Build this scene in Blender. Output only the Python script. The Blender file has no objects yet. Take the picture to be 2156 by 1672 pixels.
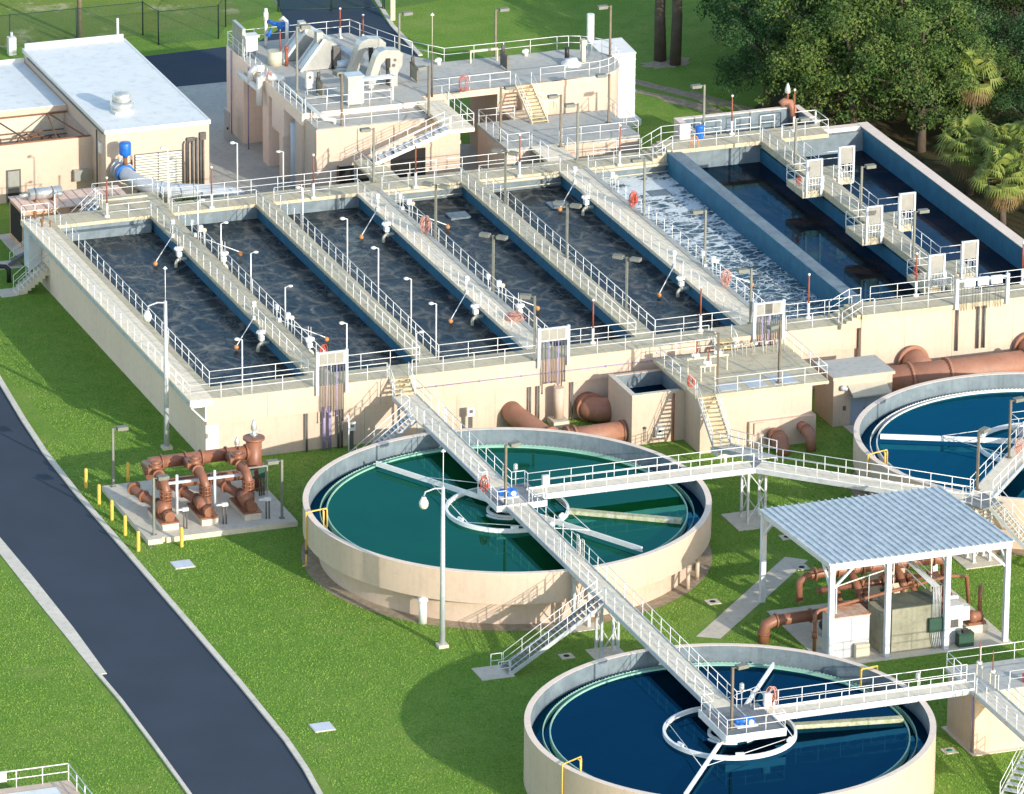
import bpy, math, random
from mathutils import Vector, Matrix
random.seed(11)
SC = bpy.context.scene
COL = SC.collection
PI = math.pi
V3 = lambda *a: Vector(a)
ORG = {}
POSTS = {}
ONE_PIECE = {'railing','post','slats','joint','notched_weir','crown','dry_fronds','louvre','skylight','brace_cable','lift_rod','roof_seam','door_joint','yard_pipework','fittings','rusty_frame','roof_edge','strap'}

# ------------------------------------------------------------------ mesh helper
class MB:
    def __init__(s):
        s.v = []; s.f = []; s.sm = []
    def add(s, vs, fs, smooth=False):
        o = len(s.v); s.v += [tuple(p) for p in vs]
        s.f += [tuple(i + o for i in f) for f in fs]; s.sm += [smooth] * len(fs)
        return s
    def box(s, x0, x1, y0, y1, z0, z1):
        vs = [(x, y, z) for z in (z0, z1) for y in (y0, y1) for x in (x0, x1)]
        return s.add(vs, [(0,2,3,1),(4,5,7,6),(0,1,5,4),(1,3,7,5),(3,2,6,7),(2,0,4,6)])
    def obox(s, c, sz, rz=0, rx=0, ry=0):
        m = Matrix.Rotation(rz,3,'Z') @ Matrix.Rotation(ry,3,'Y') @ Matrix.Rotation(rx,3,'X')
        vs = [Vector(c) + m @ Vector((x*sz[0]/2, y*sz[1]/2, z*sz[2]/2)) for z in (-1,1) for y in (-1,1) for x in (-1,1)]
        return s.add(vs, [(0,2,3,1),(4,5,7,6),(0,1,5,4),(1,3,7,5),(3,2,6,7),(2,0,4,6)])
    def beam(s, p, q, w, h):
        p = Vector(p); q = Vector(q); d = (q-p).normalized()
        up = Vector((0,0,1)) if abs(d.z) < .95 else Vector((1,0,0))
        r = d.cross(up).normalized(); u = r.cross(d)
        vs = [c + r*a*w/2 + u*b*h/2 for c in (p,q) for a,b in ((-1,-1),(1,-1),(1,1),(-1,1))]
        return s.add(vs, [(3,2,1,0),(4,5,6,7),(0,1,5,4),(1,2,6,5),(2,3,7,6),(3,0,4,7)])
    def path(s, pts, r, n=8, closed=False, rs=None):
        pts = [Vector(p) for p in pts]; m = len(pts); rings = []
        prev = None
        for i, p in enumerate(pts):
            a = pts[(i-1) % m] if (i > 0 or closed) else None
            b = pts[(i+1) % m] if (i < m-1 or closed) else None
            d = ((p-a).normalized() if a is not None else Vector()) + ((b-p).normalized() if b is not None else Vector())
            if d.length < 1e-6: d = Vector((0,0,1))
            d.normalize()
            if prev is None:
                up = Vector((0,0,1)) if abs(d.z) < .9 else Vector((1,0,0))
            else: up = prev
            rt = d.cross(up)
            if rt.length < 1e-4: rt = d.cross(Vector((0,1,0)))
            rt.normalize(); u = rt.cross(d).normalized(); prev = u
            k = 1.0
            if a is not None and b is not None:
                c = (p-a).normalized().dot((b-p).normalized()); k = 1/max(.5, math.sqrt(max(0,(1+c)/2)))
            rr = (rs[i] if rs else r)
            rings.append([p + (rt*math.cos(t)*rr*k + u*math.sin(t)*rr) for t in (2*PI*j/n for j in range(n))])
        vs = [v for g in rings for v in g]; fs = []
        for i in range(m if closed else m-1):
            i2 = (i+1) % m
            for j in range(n):
                fs.append((i*n+j, i*n+(j+1)%n, i2*n+(j+1)%n, i2*n+j))
        s.add(vs, fs, True)
        if not closed:
            o = len(s.v)-len(vs)
            s.f += [tuple(o+j for j in reversed(range(n))), tuple(o+(m-1)*n+j for j in range(n))]; s.sm += [False, False]
        return s
    def tube(s, p, q, r, n=10, r2=None):
        return s.path([p,q], r, n, rs=[r, r2 if r2 is not None else r])
    def lathe(s, c, prof, n=24, a0=0, a1=2*PI, smooth=True, axis=None):
        full = abs(a1-a0-2*PI) < 1e-6; m = n if full else n+1
        c = Vector(c); vs = []
        for r, z in prof:
            for j in range(m):
                t = a0+(a1-a0)*j/n
                p = Vector((r*math.cos(t), r*math.sin(t), z))
                if axis is not None: p = axis @ p
                vs.append(c+p)
        fs = []
        for i in range(len(prof)-1):
            for j in range(n):
                j2 = (j+1) % m
                fs.append((i*m+j, i*m+j2, (i+1)*m+j2, (i+1)*m+j))
        return s.add(vs, fs, smooth)
    def ring(s, c, r0, r1, z0, z1, n=96, a0=0, a1=2*PI):
        s.lathe(c, [(r0,z0),(r1,z0)], n, a0, a1, False); s.lathe(c, [(r1,z0),(r1,z1)], n, a0, a1)
        s.lathe(c, [(r1,z1),(r0,z1)], n, a0, a1, False); s.lathe(c, [(r0,z1),(r0,z0)], n, a0, a1)
        return s
    def prism(s, poly, z0, z1):
        n = len(poly); a = sum(poly[i][0]*poly[(i+1)%n][1]-poly[(i+1)%n][0]*poly[i][1] for i in range(n))
        if a < 0: poly = poly[::-1]
        vs = [(x,y,z0) for x,y in poly]+[(x,y,z1) for x,y in poly]
        fs = [tuple(reversed(range(n))), tuple(range(n,2*n))]+[(i,(i+1)%n,n+(i+1)%n,n+i) for i in range(n)]
        return s.add(vs, fs)
    def sheet(s, poly, z):
        n = len(poly); a = sum(poly[i][0]*poly[(i+1)%n][1]-poly[(i+1)%n][0]*poly[i][1] for i in range(n))
        if a < 0: poly = poly[::-1]
        return s.add([(x,y,z) for x,y in poly], [tuple(range(n))])
    def sphere(s, c, r, n=12, sz=1.0):
        prof = [(max(1e-4, r*math.sin(t)), -r*sz*math.cos(t)) for t in (PI*i/(n//2+2) for i in range(n//2+3))]
        return s.lathe(c, prof, n)
    def disc(s, p, d, r, th, n=16):       # short cylinder of radius r centred on p along d
        d = Vector(d).normalized()*th/2; p = Vector(p)
        return s.tube(p-d, p+d, r, n)
    def pieces(s):
        n = len(s.v); par = list(range(n))
        def find(i):
            while par[i] != i: par[i] = par[par[i]]; i = par[i]
            return i
        for f in s.f:
            a = find(f[0])
            for j in f[1:]: par[find(j)] = a
        bb = {}
        for i, p in enumerate(s.v):
            b = bb.setdefault(find(i), [list(p), list(p)])
            for k in range(3):
                if p[k] < b[0][k]: b[0][k] = p[k]
                if p[k] > b[1][k]: b[1][k] = p[k]
        ks = list(bb)
        if len(ks) < 2 or len(ks) > 160: return None
        g = {k: k for k in ks}
        def gf(k):
            while g[k] != k: k = g[k]
            return k
        for i in range(len(ks)):
            for j in range(i):
                A, B_ = bb[ks[i]], bb[ks[j]]
                if all(A[0][k]-.06 < B_[1][k] and B_[0][k]-.06 < A[1][k] for k in range(3)): g[gf(ks[i])] = gf(ks[j])
        out = {}
        for fi, f in enumerate(s.f): out.setdefault(gf(find(f[0])), []).append(fi)
        if len(out) < 2 or len(out) > 40: return None
        res = []
        for fl in out.values():
            q = MB(); mp = {}
            for fi in fl:
                nf = []
                for i in s.f[fi]:
                    if i not in mp: mp[i] = len(q.v); q.v.append(s.v[i])
                    nf.append(mp[i])
                q.f.append(tuple(nf)); q.sm.append(s.sm[fi])
            res.append(q)
        return res
    def build(s, name, m, parent=None, label=None, kind=None, org=None):
        if parent is not None and name not in ONE_PIECE:
            ps = s.pieces()
            if ps:
                return [q.build(name, m, parent, label, kind, org) for q in ps][0]
        me = bpy.data.meshes.new(name)
        o = bpy.data.objects.new(name, me)
        if parent is not None:
            w = ORG[parent.name]
        elif org is not None: w = Vector(org)
        else:
            xs = [p[0] for p in s.v]; ys = [p[1] for p in s.v]; zs = [p[2] for p in s.v]
            w = Vector(((min(xs)+max(xs))/2, (min(ys)+max(ys))/2, min(zs)))
        me.from_pydata([(p[0]-w.x, p[1]-w.y, p[2]-w.z) for p in s.v], [], s.f)
        me.polygons.foreach_set('use_smooth', s.sm)
        me.materials.append(m); me.update()
        COL.objects.link(o)
        if parent is not None: o.parent = parent
        else: o.location = w
        ORG[o.name] = Vector(w)
        if label: o['label'] = label
        if kind: o['kind'] = kind
        return o

def thing(name, label, cat, loc=(0,0,0), group=None):
    o = bpy.data.objects.new(name, None); COL.objects.link(o)
    o.location = loc; o.empty_display_size = .3
    ORG[o.name] = Vector(loc); o['label'] = label; o['category'] = cat
    if group: o['group'] = group
    return o
def tag(o, label, cat, group=None):
    o['label'] = label; o['category'] = cat
    if group: o['group'] = group
    return o
def struct(name, mb, m):
    o = mb.build(name, m); o['kind'] = 'structure'; return o
KIDS = {}
def clone(root, loc, label=None, rz=0, group=None, scale=None, name=None):
    def cp(o, par):
        c = o.copy(); COL.objects.link(c); c.parent = par
        for ch in list(o.children): cp(ch, c)
        return c
    r = cp(root, None); r.location = loc; r.rotation_euler = (0,0,rz)
    if scale: r.scale = (scale,)*3 if not isinstance(scale, tuple) else scale
    if label: r['label'] = label
    if group: r['group'] = group
    return r

# ------------------------------------------------------------------ materials
def mat(name, c, c2=None, scale=.6, rough=.7, metal=0, dirt=None, dscale=2.5, damt=.5, streak=0, bump=0, bscale=40, spec=.5, fine=0, fscale=25, joint=None):
    m = bpy.data.materials.new(name); m.use_nodes = True
    nt = m.node_tree; N = nt.nodes; L = nt.links
    b = N['Principled BSDF']
    g = N.new('ShaderNodeNewGeometry')
    def noise(sc, det=4, vec=None, ro=.55):
        n = N.new('ShaderNodeTexNoise'); n.inputs['Scale'].default_value = sc; n.inputs['Detail'].default_value = det
        n.inputs['Roughness'].default_value = ro
        L.new(vec if vec is not None else g.outputs['Position'], n.inputs['Vector']); return n
    def ramp(n, a, bb):
        r = N.new('ShaderNodeMapRange'); r.inputs[1].default_value = a; r.inputs[2].default_value = bb
        L.new(n.outputs['Fac'], r.inputs[0]); return r.outputs[0]
    def mix(fac, A, B, mode='MIX'):
        x = N.new('ShaderNodeMix'); x.data_type = 'RGBA'; x.blend_type = mode
        if hasattr(fac,'links') or hasattr(fac,'is_linked'): L.new(fac, x.inputs[0])
        else: x.inputs[0].default_value = fac
        for i, q in ((6,A),(7,B)):
            if isinstance(q, tuple): x.inputs[i].default_value = (*q,1) if len(q)==3 else q
            else: L.new(q, x.inputs[i])
        return x.outputs[2]
    c2 = c2 or tuple(k*.86 for k in c)
    col = mix(ramp(noise(scale,5), .35, .68), c, c2)
    if fine:
        col = mix(ramp(noise(fscale,6), .3, .75), col, mix(fine, col, (0,0,0)))
    if dirt:
        f = N.new('ShaderNodeMath'); f.operation = 'MULTIPLY'; f.inputs[1].default_value = damt
        L.new(ramp(noise(dscale,8,None,.65), .5, .74), f.inputs[0])
        col = mix(f.outputs[0], col, dirt)
    if streak:
        mp = N.new('ShaderNodeMapping'); mp.inputs['Scale'].default_value = (3,3,.22); L.new(g.outputs['Position'], mp.inputs['Vector'])
        f = N.new('ShaderNodeMath'); f.operation = 'MULTIPLY'; f.inputs[1].default_value = streak
        L.new(ramp(noise(1.1,6,mp.outputs[0],.6), .5, .75), f.inputs[0])
        col = mix(f.outputs[0], col, tuple(k*.45 for k in c))
    if joint:
        sx = N.new('ShaderNodeSeparateXYZ'); L.new(g.outputs['Position'], sx.inputs[0]); fs_ = []
        for ax, per in joint:
            d = N.new('ShaderNodeMath'); d.operation = 'DIVIDE'; d.inputs[1].default_value = per; L.new(sx.outputs[ax], d.inputs[0])
            fr = N.new('ShaderNodeMath'); fr.operation = 'FRACT'; L.new(d.outputs[0], fr.inputs[0])
            lt = N.new('ShaderNodeMath'); lt.operation = 'LESS_THAN'; lt.inputs[1].default_value = .05/per; L.new(fr.outputs[0], lt.inputs[0])
            k = N.new('ShaderNodeMath'); k.operation = 'MULTIPLY'; k.inputs[1].default_value = .55; L.new(lt.outputs[0], k.inputs[0])
            col = mix(k.outputs[0], col, tuple(q*.35 for q in c))
    L.new(col, b.inputs['Base Color'])
    b.inputs['Roughness'].default_value = rough; b.inputs['Metallic'].default_value = metal
    b.inputs['Specular IOR Level'].default_value = spec
    if bump:
        bp = N.new('ShaderNodeBump'); bp.inputs['Strength'].default_value = bump; bp.inputs['Distance'].default_value = .05
        L.new(noise(bscale,5).outputs['Fac'], bp.inputs['Height']); L.new(bp.outputs[0], b.inputs['Normal'])
    return m

M = {}
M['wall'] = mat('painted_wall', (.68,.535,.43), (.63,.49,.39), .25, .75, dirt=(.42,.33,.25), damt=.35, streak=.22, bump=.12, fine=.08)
M['coping'] = mat('wall_top_lightened', (.90,.74,.62), (.84,.68,.57), .5, .7, dirt=(.5,.42,.34), damt=.35)  # wall paint lightened so level tops come out brighter under the low sun
M['panelsteel'] = mat('panel_steel', (.36,.36,.34), (.29,.29,.28), 1.5, .45, .1, dirt=(.3,.29,.27), damt=.4)
M['cabinet'] = mat('cabinet_paint', (.62,.63,.64), (.56,.58,.60), 1, .5, dirt=(.42,.40,.36), damt=.3, streak=.2)
M['gensettop'] = mat('peach_roof', (.92,.66,.52), (.86,.60,.46), .8, .6, dirt=(.5,.25,.14), damt=.5, dscale=1.6)
M['wall_shade_lift'] = mat('painted_wall_shade_lift', (.97,.77,.63), (.92,.72,.59), .25, .75, dirt=(.5,.4,.3), damt=.3, streak=.15, bump=.12, fine=.05)  # wall paint brightened to lift faces turned away from the sun
M['deck'] = mat('deck_concrete', (.68,.60,.42), (.57,.50,.36), .5, .85, dirt=(.25,.23,.18), damt=.55, fine=.16, bump=.2, joint=(('X',2.33),('Y',2.44)))
M['deckgrey'] = mat('deck_grey_concrete', (.55,.54,.49), (.47,.47,.44), .5, .85, dirt=(.22,.21,.19), damt=.5, fine=.14, bump=.2)
M['deckwhite'] = mat('painted_walkway', (.98,.86,.66), (.92,.79,.60), .7, .7, dirt=(.62,.50,.36), damt=.5, fine=.1, joint=(('Y',1.22),))
M['tank'] = mat('tank_inner_wall', (.22,.28,.32), (.15,.20,.24), .8, .7, dirt=(.09,.10,.10), damt=.5, streak=.5, fine=.12)
M['tankshade'] = mat('tank_wall_shade_blue', (.03,.18,.30), (.02,.135,.235), .9, .65, dirt=(.06,.09,.10), damt=.5, streak=.4, fine=.12)  # inner wall with the blue cast of shade put into its colour
M['concrete'] = mat('plain_concrete', (.74,.67,.55), (.64,.58,.48), .6, .85, dirt=(.28,.26,.22), damt=.45, fine=.12, bump=.2)
M['blockwall'] = mat('weathered_block_wall', (.40,.38,.29), (.30,.30,.22), .8, .85, dirt=(.16,.15,.11), damt=.7, streak=.5, fine=.2)
M['white'] = mat('white_paint', (.80,.80,.78), (.72,.73,.72), 1, .5, dirt=(.5,.48,.42), damt=.3)
M['rail'] = mat('aluminium_rail', (.84,.85,.86), (.74,.76,.78), 2, .45, .0)
M['galv'] = mat('galvanised_steel', (.60,.64,.67), (.50,.54,.58), 1.5, .5, .15, dirt=(.3,.31,.32), damt=.4)
M['grate'] = mat('grating', (.30,.31,.32), (.24,.25,.26), 2, .7, .2, fine=.35, fscale=60)
M['bridgedeck'] = mat('bridge_deck', (.96,.85,.67), (.87,.77,.61), .8, .75, .0, dirt=(.4,.38,.33), damt=.5, fine=.2, fscale=40)
M['lampgrey'] = mat('lamp_grey', (.22,.23,.20), (.17,.18,.16), 2, .6)
M['lampbrown'] = mat('lamp_bronze_grey', (.20,.17,.13), (.15,.13,.10), 2, .6)
M['brown'] = mat('brown_pipe_paint', (.33,.145,.085), (.25,.10,.06), .9, .45, dirt=(.16,.06,.035), damt=.5, fine=.1)
M['bigpipe'] = mat('large_pipe_paint', (.40,.195,.13), (.33,.155,.10), .5, .55, dirt=(.2,.08,.05), damt=.4, streak=.2)
M['rod'] = mat('red_brown_rod', (.33,.09,.045), (.24,.07,.04), 3, .6)
M['yellow'] = mat('yellow_paint', (.80,.53,.10), (.70,.44,.08), 2, .5)
M['blue'] = mat('blue_enamel', (.02,.17,.62), (.015,.12,.50), 3, .35)
M['orange'] = mat('orange_float', (.72,.30,.10), (.55,.22,.07), 5, .5)
M['hose'] = mat('red_hose', (.62,.13,.08), (.50,.09,.06), 6, .5)
M['hosepink'] = mat('pink_hose', (.62,.33,.27), (.50,.26,.22), 6, .55)
M['roofwhite'] = mat('white_roof_membrane', (.83,.86,.86), (.77,.81,.82), .35, .7, dirt=(.45,.47,.47), damt=.5, dscale=1.2, fine=.06)
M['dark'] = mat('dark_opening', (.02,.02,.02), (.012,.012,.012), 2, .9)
M['black'] = mat('black_iron', (.025,.024,.025), (.018,.018,.02), 3, .5)
M['rust'] = mat('rusty_frame', (.26,.12,.06), (.18,.09,.05), 3, .85)
M['genset'] = mat('peach_enclosure', (.72,.43,.28), (.66,.38,.24), .8, .55, dirt=(.33,.16,.08), damt=.6, dscale=1.6, streak=.3)
M['silver'] = mat('bright_steel', (.68,.70,.70), (.55,.57,.58), 1.5, .3, .6, dirt=(.4,.4,.38), damt=.3)
M['steel'] = mat('stainless_sheet', (.56,.57,.55), (.47,.48,.47), 1.2, .35, .55, dirt=(.33,.32,.29), damt=.4)
M['purple'] = mat('violet_conduit', (.36,.30,.50), (.30,.25,.44), 3, .5)
M['conduit'] = mat('grey_conduit', (.13,.125,.12), (.09,.09,.09), 3, .55)
M['greydoor'] = mat('blue_grey_door', (.34,.42,.56), (.30,.38,.52), .8, .55)
M['weir'] = mat('mint_weir_plate', (.36,.62,.50), (.28,.52,.42), 1.5, .5, dirt=(.28,.4,.22), damt=.4)
M['weirwhite'] = mat('white_weir_plate', (.80,.78,.70), (.68,.68,.60), 1.5, .5)
M['armwhite'] = mat('scum_arm_paint', (.93,.93,.90), (.86,.87,.85), 1, .5, dirt=(.5,.5,.42), damt=.3)
M['algae'] = mat('mossy_trough', (.42,.44,.22), (.60,.58,.48), 3, .8, dirt=(.12,.14,.05), damt=.8, dscale=4)
M['canopy'] = mat('galvanised_roof_sheet', (.54,.59,.62), (.74,.77,.78), 1.6, .42, .15, dirt=(.33,.40,.46), damt=.6, dscale=3)
M['canopypost'] = mat('pale_blue_steel', (.66,.71,.78), (.58,.64,.71), 1, .5)
M['green'] = mat('green_box_paint', (.03,.09,.06), (.025,.07,.05), 3, .5)
M['teal'] = mat('teal_pipe_paint', (.015,.22,.16), (.012,.17,.13), 2, .4)
M['red'] = mat('red_plastic', (.70,.06,.05), (.6,.05,.04), 3, .5)
M['beige'] = mat('beige_panel', (.60,.56,.44), (.52,.49,.39), 1, .55)
M['glass'] = mat('lamp_glass', (.70,.72,.66), (.62,.64,.58), 4, .25)
M['wood'] = mat('weathered_pole', (.28,.22,.15), (.2,.16,.11), 1.5, .9, streak=.4)
M['fence'] = mat('dark_green_fence', (.02,.06,.05), (.015,.05,.04), 3, .7)
M['kerb'] = mat('kerb_concrete', (.80,.74,.63), (.68,.63,.54), .5, .85, dirt=(.34,.32,.27), damt=.5, fine=.12)
M['louvre'] = mat('louvre_metal', (.74,.73,.62), (.66,.66,.56), 1, .5)
M['tread'] = mat('yellow_tread', (.66,.55,.30), (.58,.48,.27), 2, .8)

def nodes(name):
    m = bpy.data.materials.new(name); m.use_nodes = True
    return m, m.node_tree.nodes, m.node_tree.links, m.node_tree.nodes['Principled BSDF']
class NT:
    def __init__(s, name):
        s.m, s.N, s.L, s.b = nodes(name); s.g = s.N.new('ShaderNodeNewGeometry').outputs['Position']
    def noise(s, sc, det=5, ro=.55, vec=None, dist=0):
        n = s.N.new('ShaderNodeTexNoise'); n.inputs['Scale'].default_value = sc; n.inputs['Detail'].default_value = det
        n.inputs['Roughness'].default_value = ro; n.inputs['Distortion'].default_value = dist
        s.L.new(vec if vec is not None else s.g, n.inputs['Vector']); return n.outputs['Fac']
    def vor(s, sc, vec=None, feat='DISTANCE_TO_EDGE'):
        n = s.N.new('ShaderNodeTexVoronoi'); n.feature = feat; n.inputs['Scale'].default_value = sc
        s.L.new(vec if vec is not None else s.g, n.inputs['Vector']); return n.outputs['Distance']
    def warp(s, sc, amt):
        n = s.N.new('ShaderNodeTexNoise'); n.inputs['Scale'].default_value = sc; n.inputs['Detail'].default_value = 3
        s.L.new(s.g, n.inputs['Vector'])
        a = s.N.new('ShaderNodeVectorMath'); a.operation = 'MULTIPLY_ADD'
        s.L.new(n.outputs['Color'], a.inputs[0]); a.inputs[1].default_value = (amt,amt,0); s.L.new(s.g, a.inputs[2]); return a.outputs[0]
    def scalevec(s, v, sc):
        mp = s.N.new('ShaderNodeMapping'); mp.inputs['Scale'].default_value = sc; s.L.new(v, mp.inputs['Vector']); return mp.outputs[0]
    def rng(s, f, a, b, lo=0, hi=1):
        r = s.N.new('ShaderNodeMapRange'); r.inputs[1].default_value = a; r.inputs[2].default_value = b
        r.inputs[3].default_value = lo; r.inputs[4].default_value = hi; s.L.new(f, r.inputs[0]); return r.outputs[0]
    def math(s, op, a, b):
        x = s.N.new('ShaderNodeMath'); x.operation = op; x.use_clamp = False
        for i, q in ((0,a),(1,b)):
            if isinstance(q,(int,float)): x.inputs[i].default_value = q
            else: s.L.new(q, x.inputs[i])
        return x.outputs[0]
    def mix(s, fac, A, B):
        x = s.N.new('ShaderNodeMix'); x.data_type = 'RGBA'
        if isinstance(fac,(int,float)): x.inputs[0].default_value = fac
        else: s.L.new(fac, x.inputs[0])
        for i, q in ((6,A),(7,B)):
            if isinstance(q, tuple): x.inputs[i].default_value = (*q,1)
            else: s.L.new(q, x.inputs[i])
        return x.outputs[2]
    def done(s, col, rough=.8, spec=.5, bump=None, bs=.3, bd=.05, roughlink=None, ior=None):
        s.L.new(col, s.b.inputs['Base Color']); s.b.inputs['Roughness'].default_value = rough
        s.b.inputs['Specular IOR Level'].default_value = spec
        if ior: s.b.inputs['IOR'].default_value = ior
        if roughlink is not None: s.L.new(roughlink, s.b.inputs['Roughness'])
        if bump is not None:
            bp = s.N.new('ShaderNodeBump'); bp.inputs['Strength'].default_value = bs; bp.inputs['Distance'].default_value = bd
            s.L.new(bump, bp.inputs['Height']); s.L.new(bp.outputs[0], s.b.inputs['Normal'])
        return s.m

def grass_mat(name, a, b, c, dry, dryamt):
    t = NT(name)
    col = t.mix(t.rng(t.noise(.07,6,.6), .36,.64), a, b)
    col = t.mix(t.rng(t.noise(.6,6,.65), .42,.70), col, c)
    tuft = t.noise(5.5,8,.75)
    col = t.mix(t.rng(tuft, .38,.66), t.mix(.3, col, (.03,.09,.008)), t.mix(.22, col, (.42,.52,.12)))
    blade = t.noise(9,6,.75, t.scalevec(t.g, (1.0,.45,1)))
    col = t.mix(t.rng(blade, .42,.72,0,.5), col, (.03,.075,.008))
    if dryamt: col = t.mix(t.rng(t.noise(.22,7,.68), .56,.72,0,dryamt), col, dry)
    h = t.math('ADD', tuft, t.math('MULTIPLY', blade, .6))
    return t.done(col, .95, .12, h, .6, .08)
M['grass'] = grass_mat('lawn_grass', (.18,.35,.05), (.29,.41,.085), (.15,.32,.045), (.40,.36,.16), .25)
M['grassfar'] = grass_mat('rough_grass', (.25,.32,.06), (.30,.35,.09), (.18,.29,.05), (.70,.60,.42), .9)
M['dirt'] = (lambda t: t.done(t.mix(t.rng(t.noise(2,8,.7),.35,.7), (.46,.38,.28), (.26,.20,.14)), .95, .1, t.noise(12,6), .5, .06))(NT('bare_dirt'))
M['mulch'] = (lambda t: t.done(t.mix(t.rng(t.noise(.5,8,.7),.4,.65), t.mix(t.rng(t.noise(5,6,.7),.4,.7),(.11,.075,.045),(.06,.045,.03)), (.07,.085,.035)), .95, .1, t.noise(8,6), .6, .1))(NT('leaf_litter'))
def asphalt(name, a, b):
    t = NT(name); f = t.noise(90,4,.7)
    col = t.mix(t.rng(t.noise(.18,6,.6),.35,.68), a, b)
    col = t.mix(t.rng(f,.45,.75,0,.35), col, tuple(k*1.9 for k in a))
    col = t.mix(t.rng(t.noise(.9,9,.72),.6,.8,0,.3), col, tuple(k*1.7+.01 for k in a))
    return t.done(col, .8, .3, f, .25, .01)
M['asphalt'] = asphalt('road_asphalt', (.034,.048,.072), (.042,.058,.086))
M['asphalt2'] = asphalt('yard_asphalt', (.010,.040,.08), (.04,.05,.07))
M['gravelroad'] = asphalt('pale_road', (.24,.24,.23), (.17,.17,.17))

def glossy_out(t, tint, rough, h, bs, bd, ior=1.33, gain=1.0):
    """body colour under a Fresnel sky reflection of the given tint"""
    bp = t.N.new('ShaderNodeBump'); bp.inputs['Strength'].default_value = bs; bp.inputs['Distance'].default_value = bd
    t.L.new(h, bp.inputs['Height'])
    gl = t.N.new('ShaderNodeBsdfGlossy'); gl.inputs['Color'].default_value = (*tint,1); gl.inputs['Roughness'].default_value = rough
    fr = t.N.new('ShaderNodeFresnel'); fr.inputs['IOR'].default_value = ior
    t.L.new(bp.outputs[0], gl.inputs['Normal']); t.L.new(bp.outputs[0], fr.inputs['Normal'])
    t.b.inputs['Specular IOR Level'].default_value = 0; t.b.inputs['Roughness'].default_value = 1
    mx = t.N.new('ShaderNodeMixShader'); t.L.new(t.math('MULTIPLY', fr.outputs[0], gain), mx.inputs[0])
    t.L.new(t.b.outputs[0], mx.inputs[1]); t.L.new(gl.outputs[0], mx.inputs[2])
    t.L.new(mx.outputs[0], t.N['Material Output'].inputs['Surface']); return t.m
def water(name, c, c2, tint, rough=.03, bs=.10, scale=1.2, gain=1.0):
    t = NT(name)
    col = t.mix(t.rng(t.noise(.22,6,.62,None,.6),.38,.66), c, c2)
    t.L.new(col, t.b.inputs['Base Color'])
    h = t.math('ADD', t.noise(scale,4,.5,t.scalevec(t.g,(.6,1.6,1))), t.math('MULTIPLY', t.noise(scale*5,3), .25))
    return glossy_out(t, tint, rough, h, bs, .03, gain=gain)
M['watergreen'] = water('green_water', (.002,.040,.012), (.003,.052,.014), (.16,.80,.82))
M['waterblue'] = water('blue_water', (.001,.006,.014), (.001,.008,.018), (.05,.40,.80))
M['watermid'] = water('mid_blue_water', (.001,.014,.03), (.001,.018,.036), (.06,.62,1.0))
M['waterdark'] = water('brown_black_water', (.010,.014,.020), (.040,.028,.022), (.10,.36,.62), .04, .2)
def aer(name):
    t = NT(name)
    w = t.warp(.55, 2.2)
    e = t.vor(.55, t.scalevec(w,(1,.8,1)))
    e2 = t.vor(1.9, t.warp(1.3,1.0))
    foam = t.math('MULTIPLY', t.rng(e,.0,.13,1,0), t.rng(t.noise(1.1,6,.65),.36,.68))
    foam2 = t.math('MULTIPLY', t.rng(e2,.0,.11,.5,0), t.rng(t.noise(.35,4),.42,.62))
    f = t.math('MAXIMUM', foam, foam2)
    base = t.mix(t.rng(t.noise(.3,5),.35,.65), (.018,.026,.036), (.044,.041,.040))
    base = t.mix(t.rng(t.noise(2.5,8,.7),.5,.8,0,.45), base, (.14,.135,.125))
    col = t.mix(t.math('MULTIPLY', f, .7), base, (.36,.32,.25))
    h = t.math('ADD', t.noise(1.6,5,.6), t.math('MULTIPLY', f, .5))
    t.L.new(col, t.b.inputs['Base Color'])
    return glossy_out(t, (.26,.40,.50), .12, h, .45, .10)
M['aer'] = aer('aerated_water')
def foamw(name):
    t = NT(name)
    w = t.warp(.9, 1.2)
    e = t.vor(1.0, t.scalevec(w,(.62,1.3,1)))
    e2 = t.vor(2.6, t.warp(1.6,.7))
    ypos = t.N.new('ShaderNodeSeparateXYZ'); t.L.new(t.g, ypos.inputs[0])
    dense = t.math('ADD', t.rng(ypos.outputs['Y'], 8, 36, -.03, .10), t.rng(t.noise(.28,4), .3,.7,-.06,.09))
    wide = t.math('ADD', dense, .06)
    fo = t.math('SUBTRACT', 1.0, t.math('DIVIDE', e, t.math('MAXIMUM', wide, .02)))
    fo2 = t.math('MULTIPLY', t.rng(e2,0,.13,.8,0), t.rng(t.noise(.6,4),.36,.62))
    f = t.math('MAXIMUM', fo, fo2)
    patch = t.math('MULTIPLY', t.rng(t.noise(.33,5,.6),.47,.56), t.rng(ypos.outputs['Y'], 20, 31))
    f = t.math('MAXIMUM', f, patch)
    f = t.rng(t.math('MULTIPLY', f, t.rng(t.noise(3.5,6,.7),.25,.6)), .06,.45)
    base = t.mix(t.rng(t.noise(.8,5),.4,.65), (.012,.07,.11), (.04,.075,.09))
    col = t.mix(f, base, (.80,.86,.88))
    return t.done(col, .3, .3, t.math('ADD', f, t.noise(5,5)), .5, .12)
M['foam'] = foamw('foaming_water')
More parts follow.
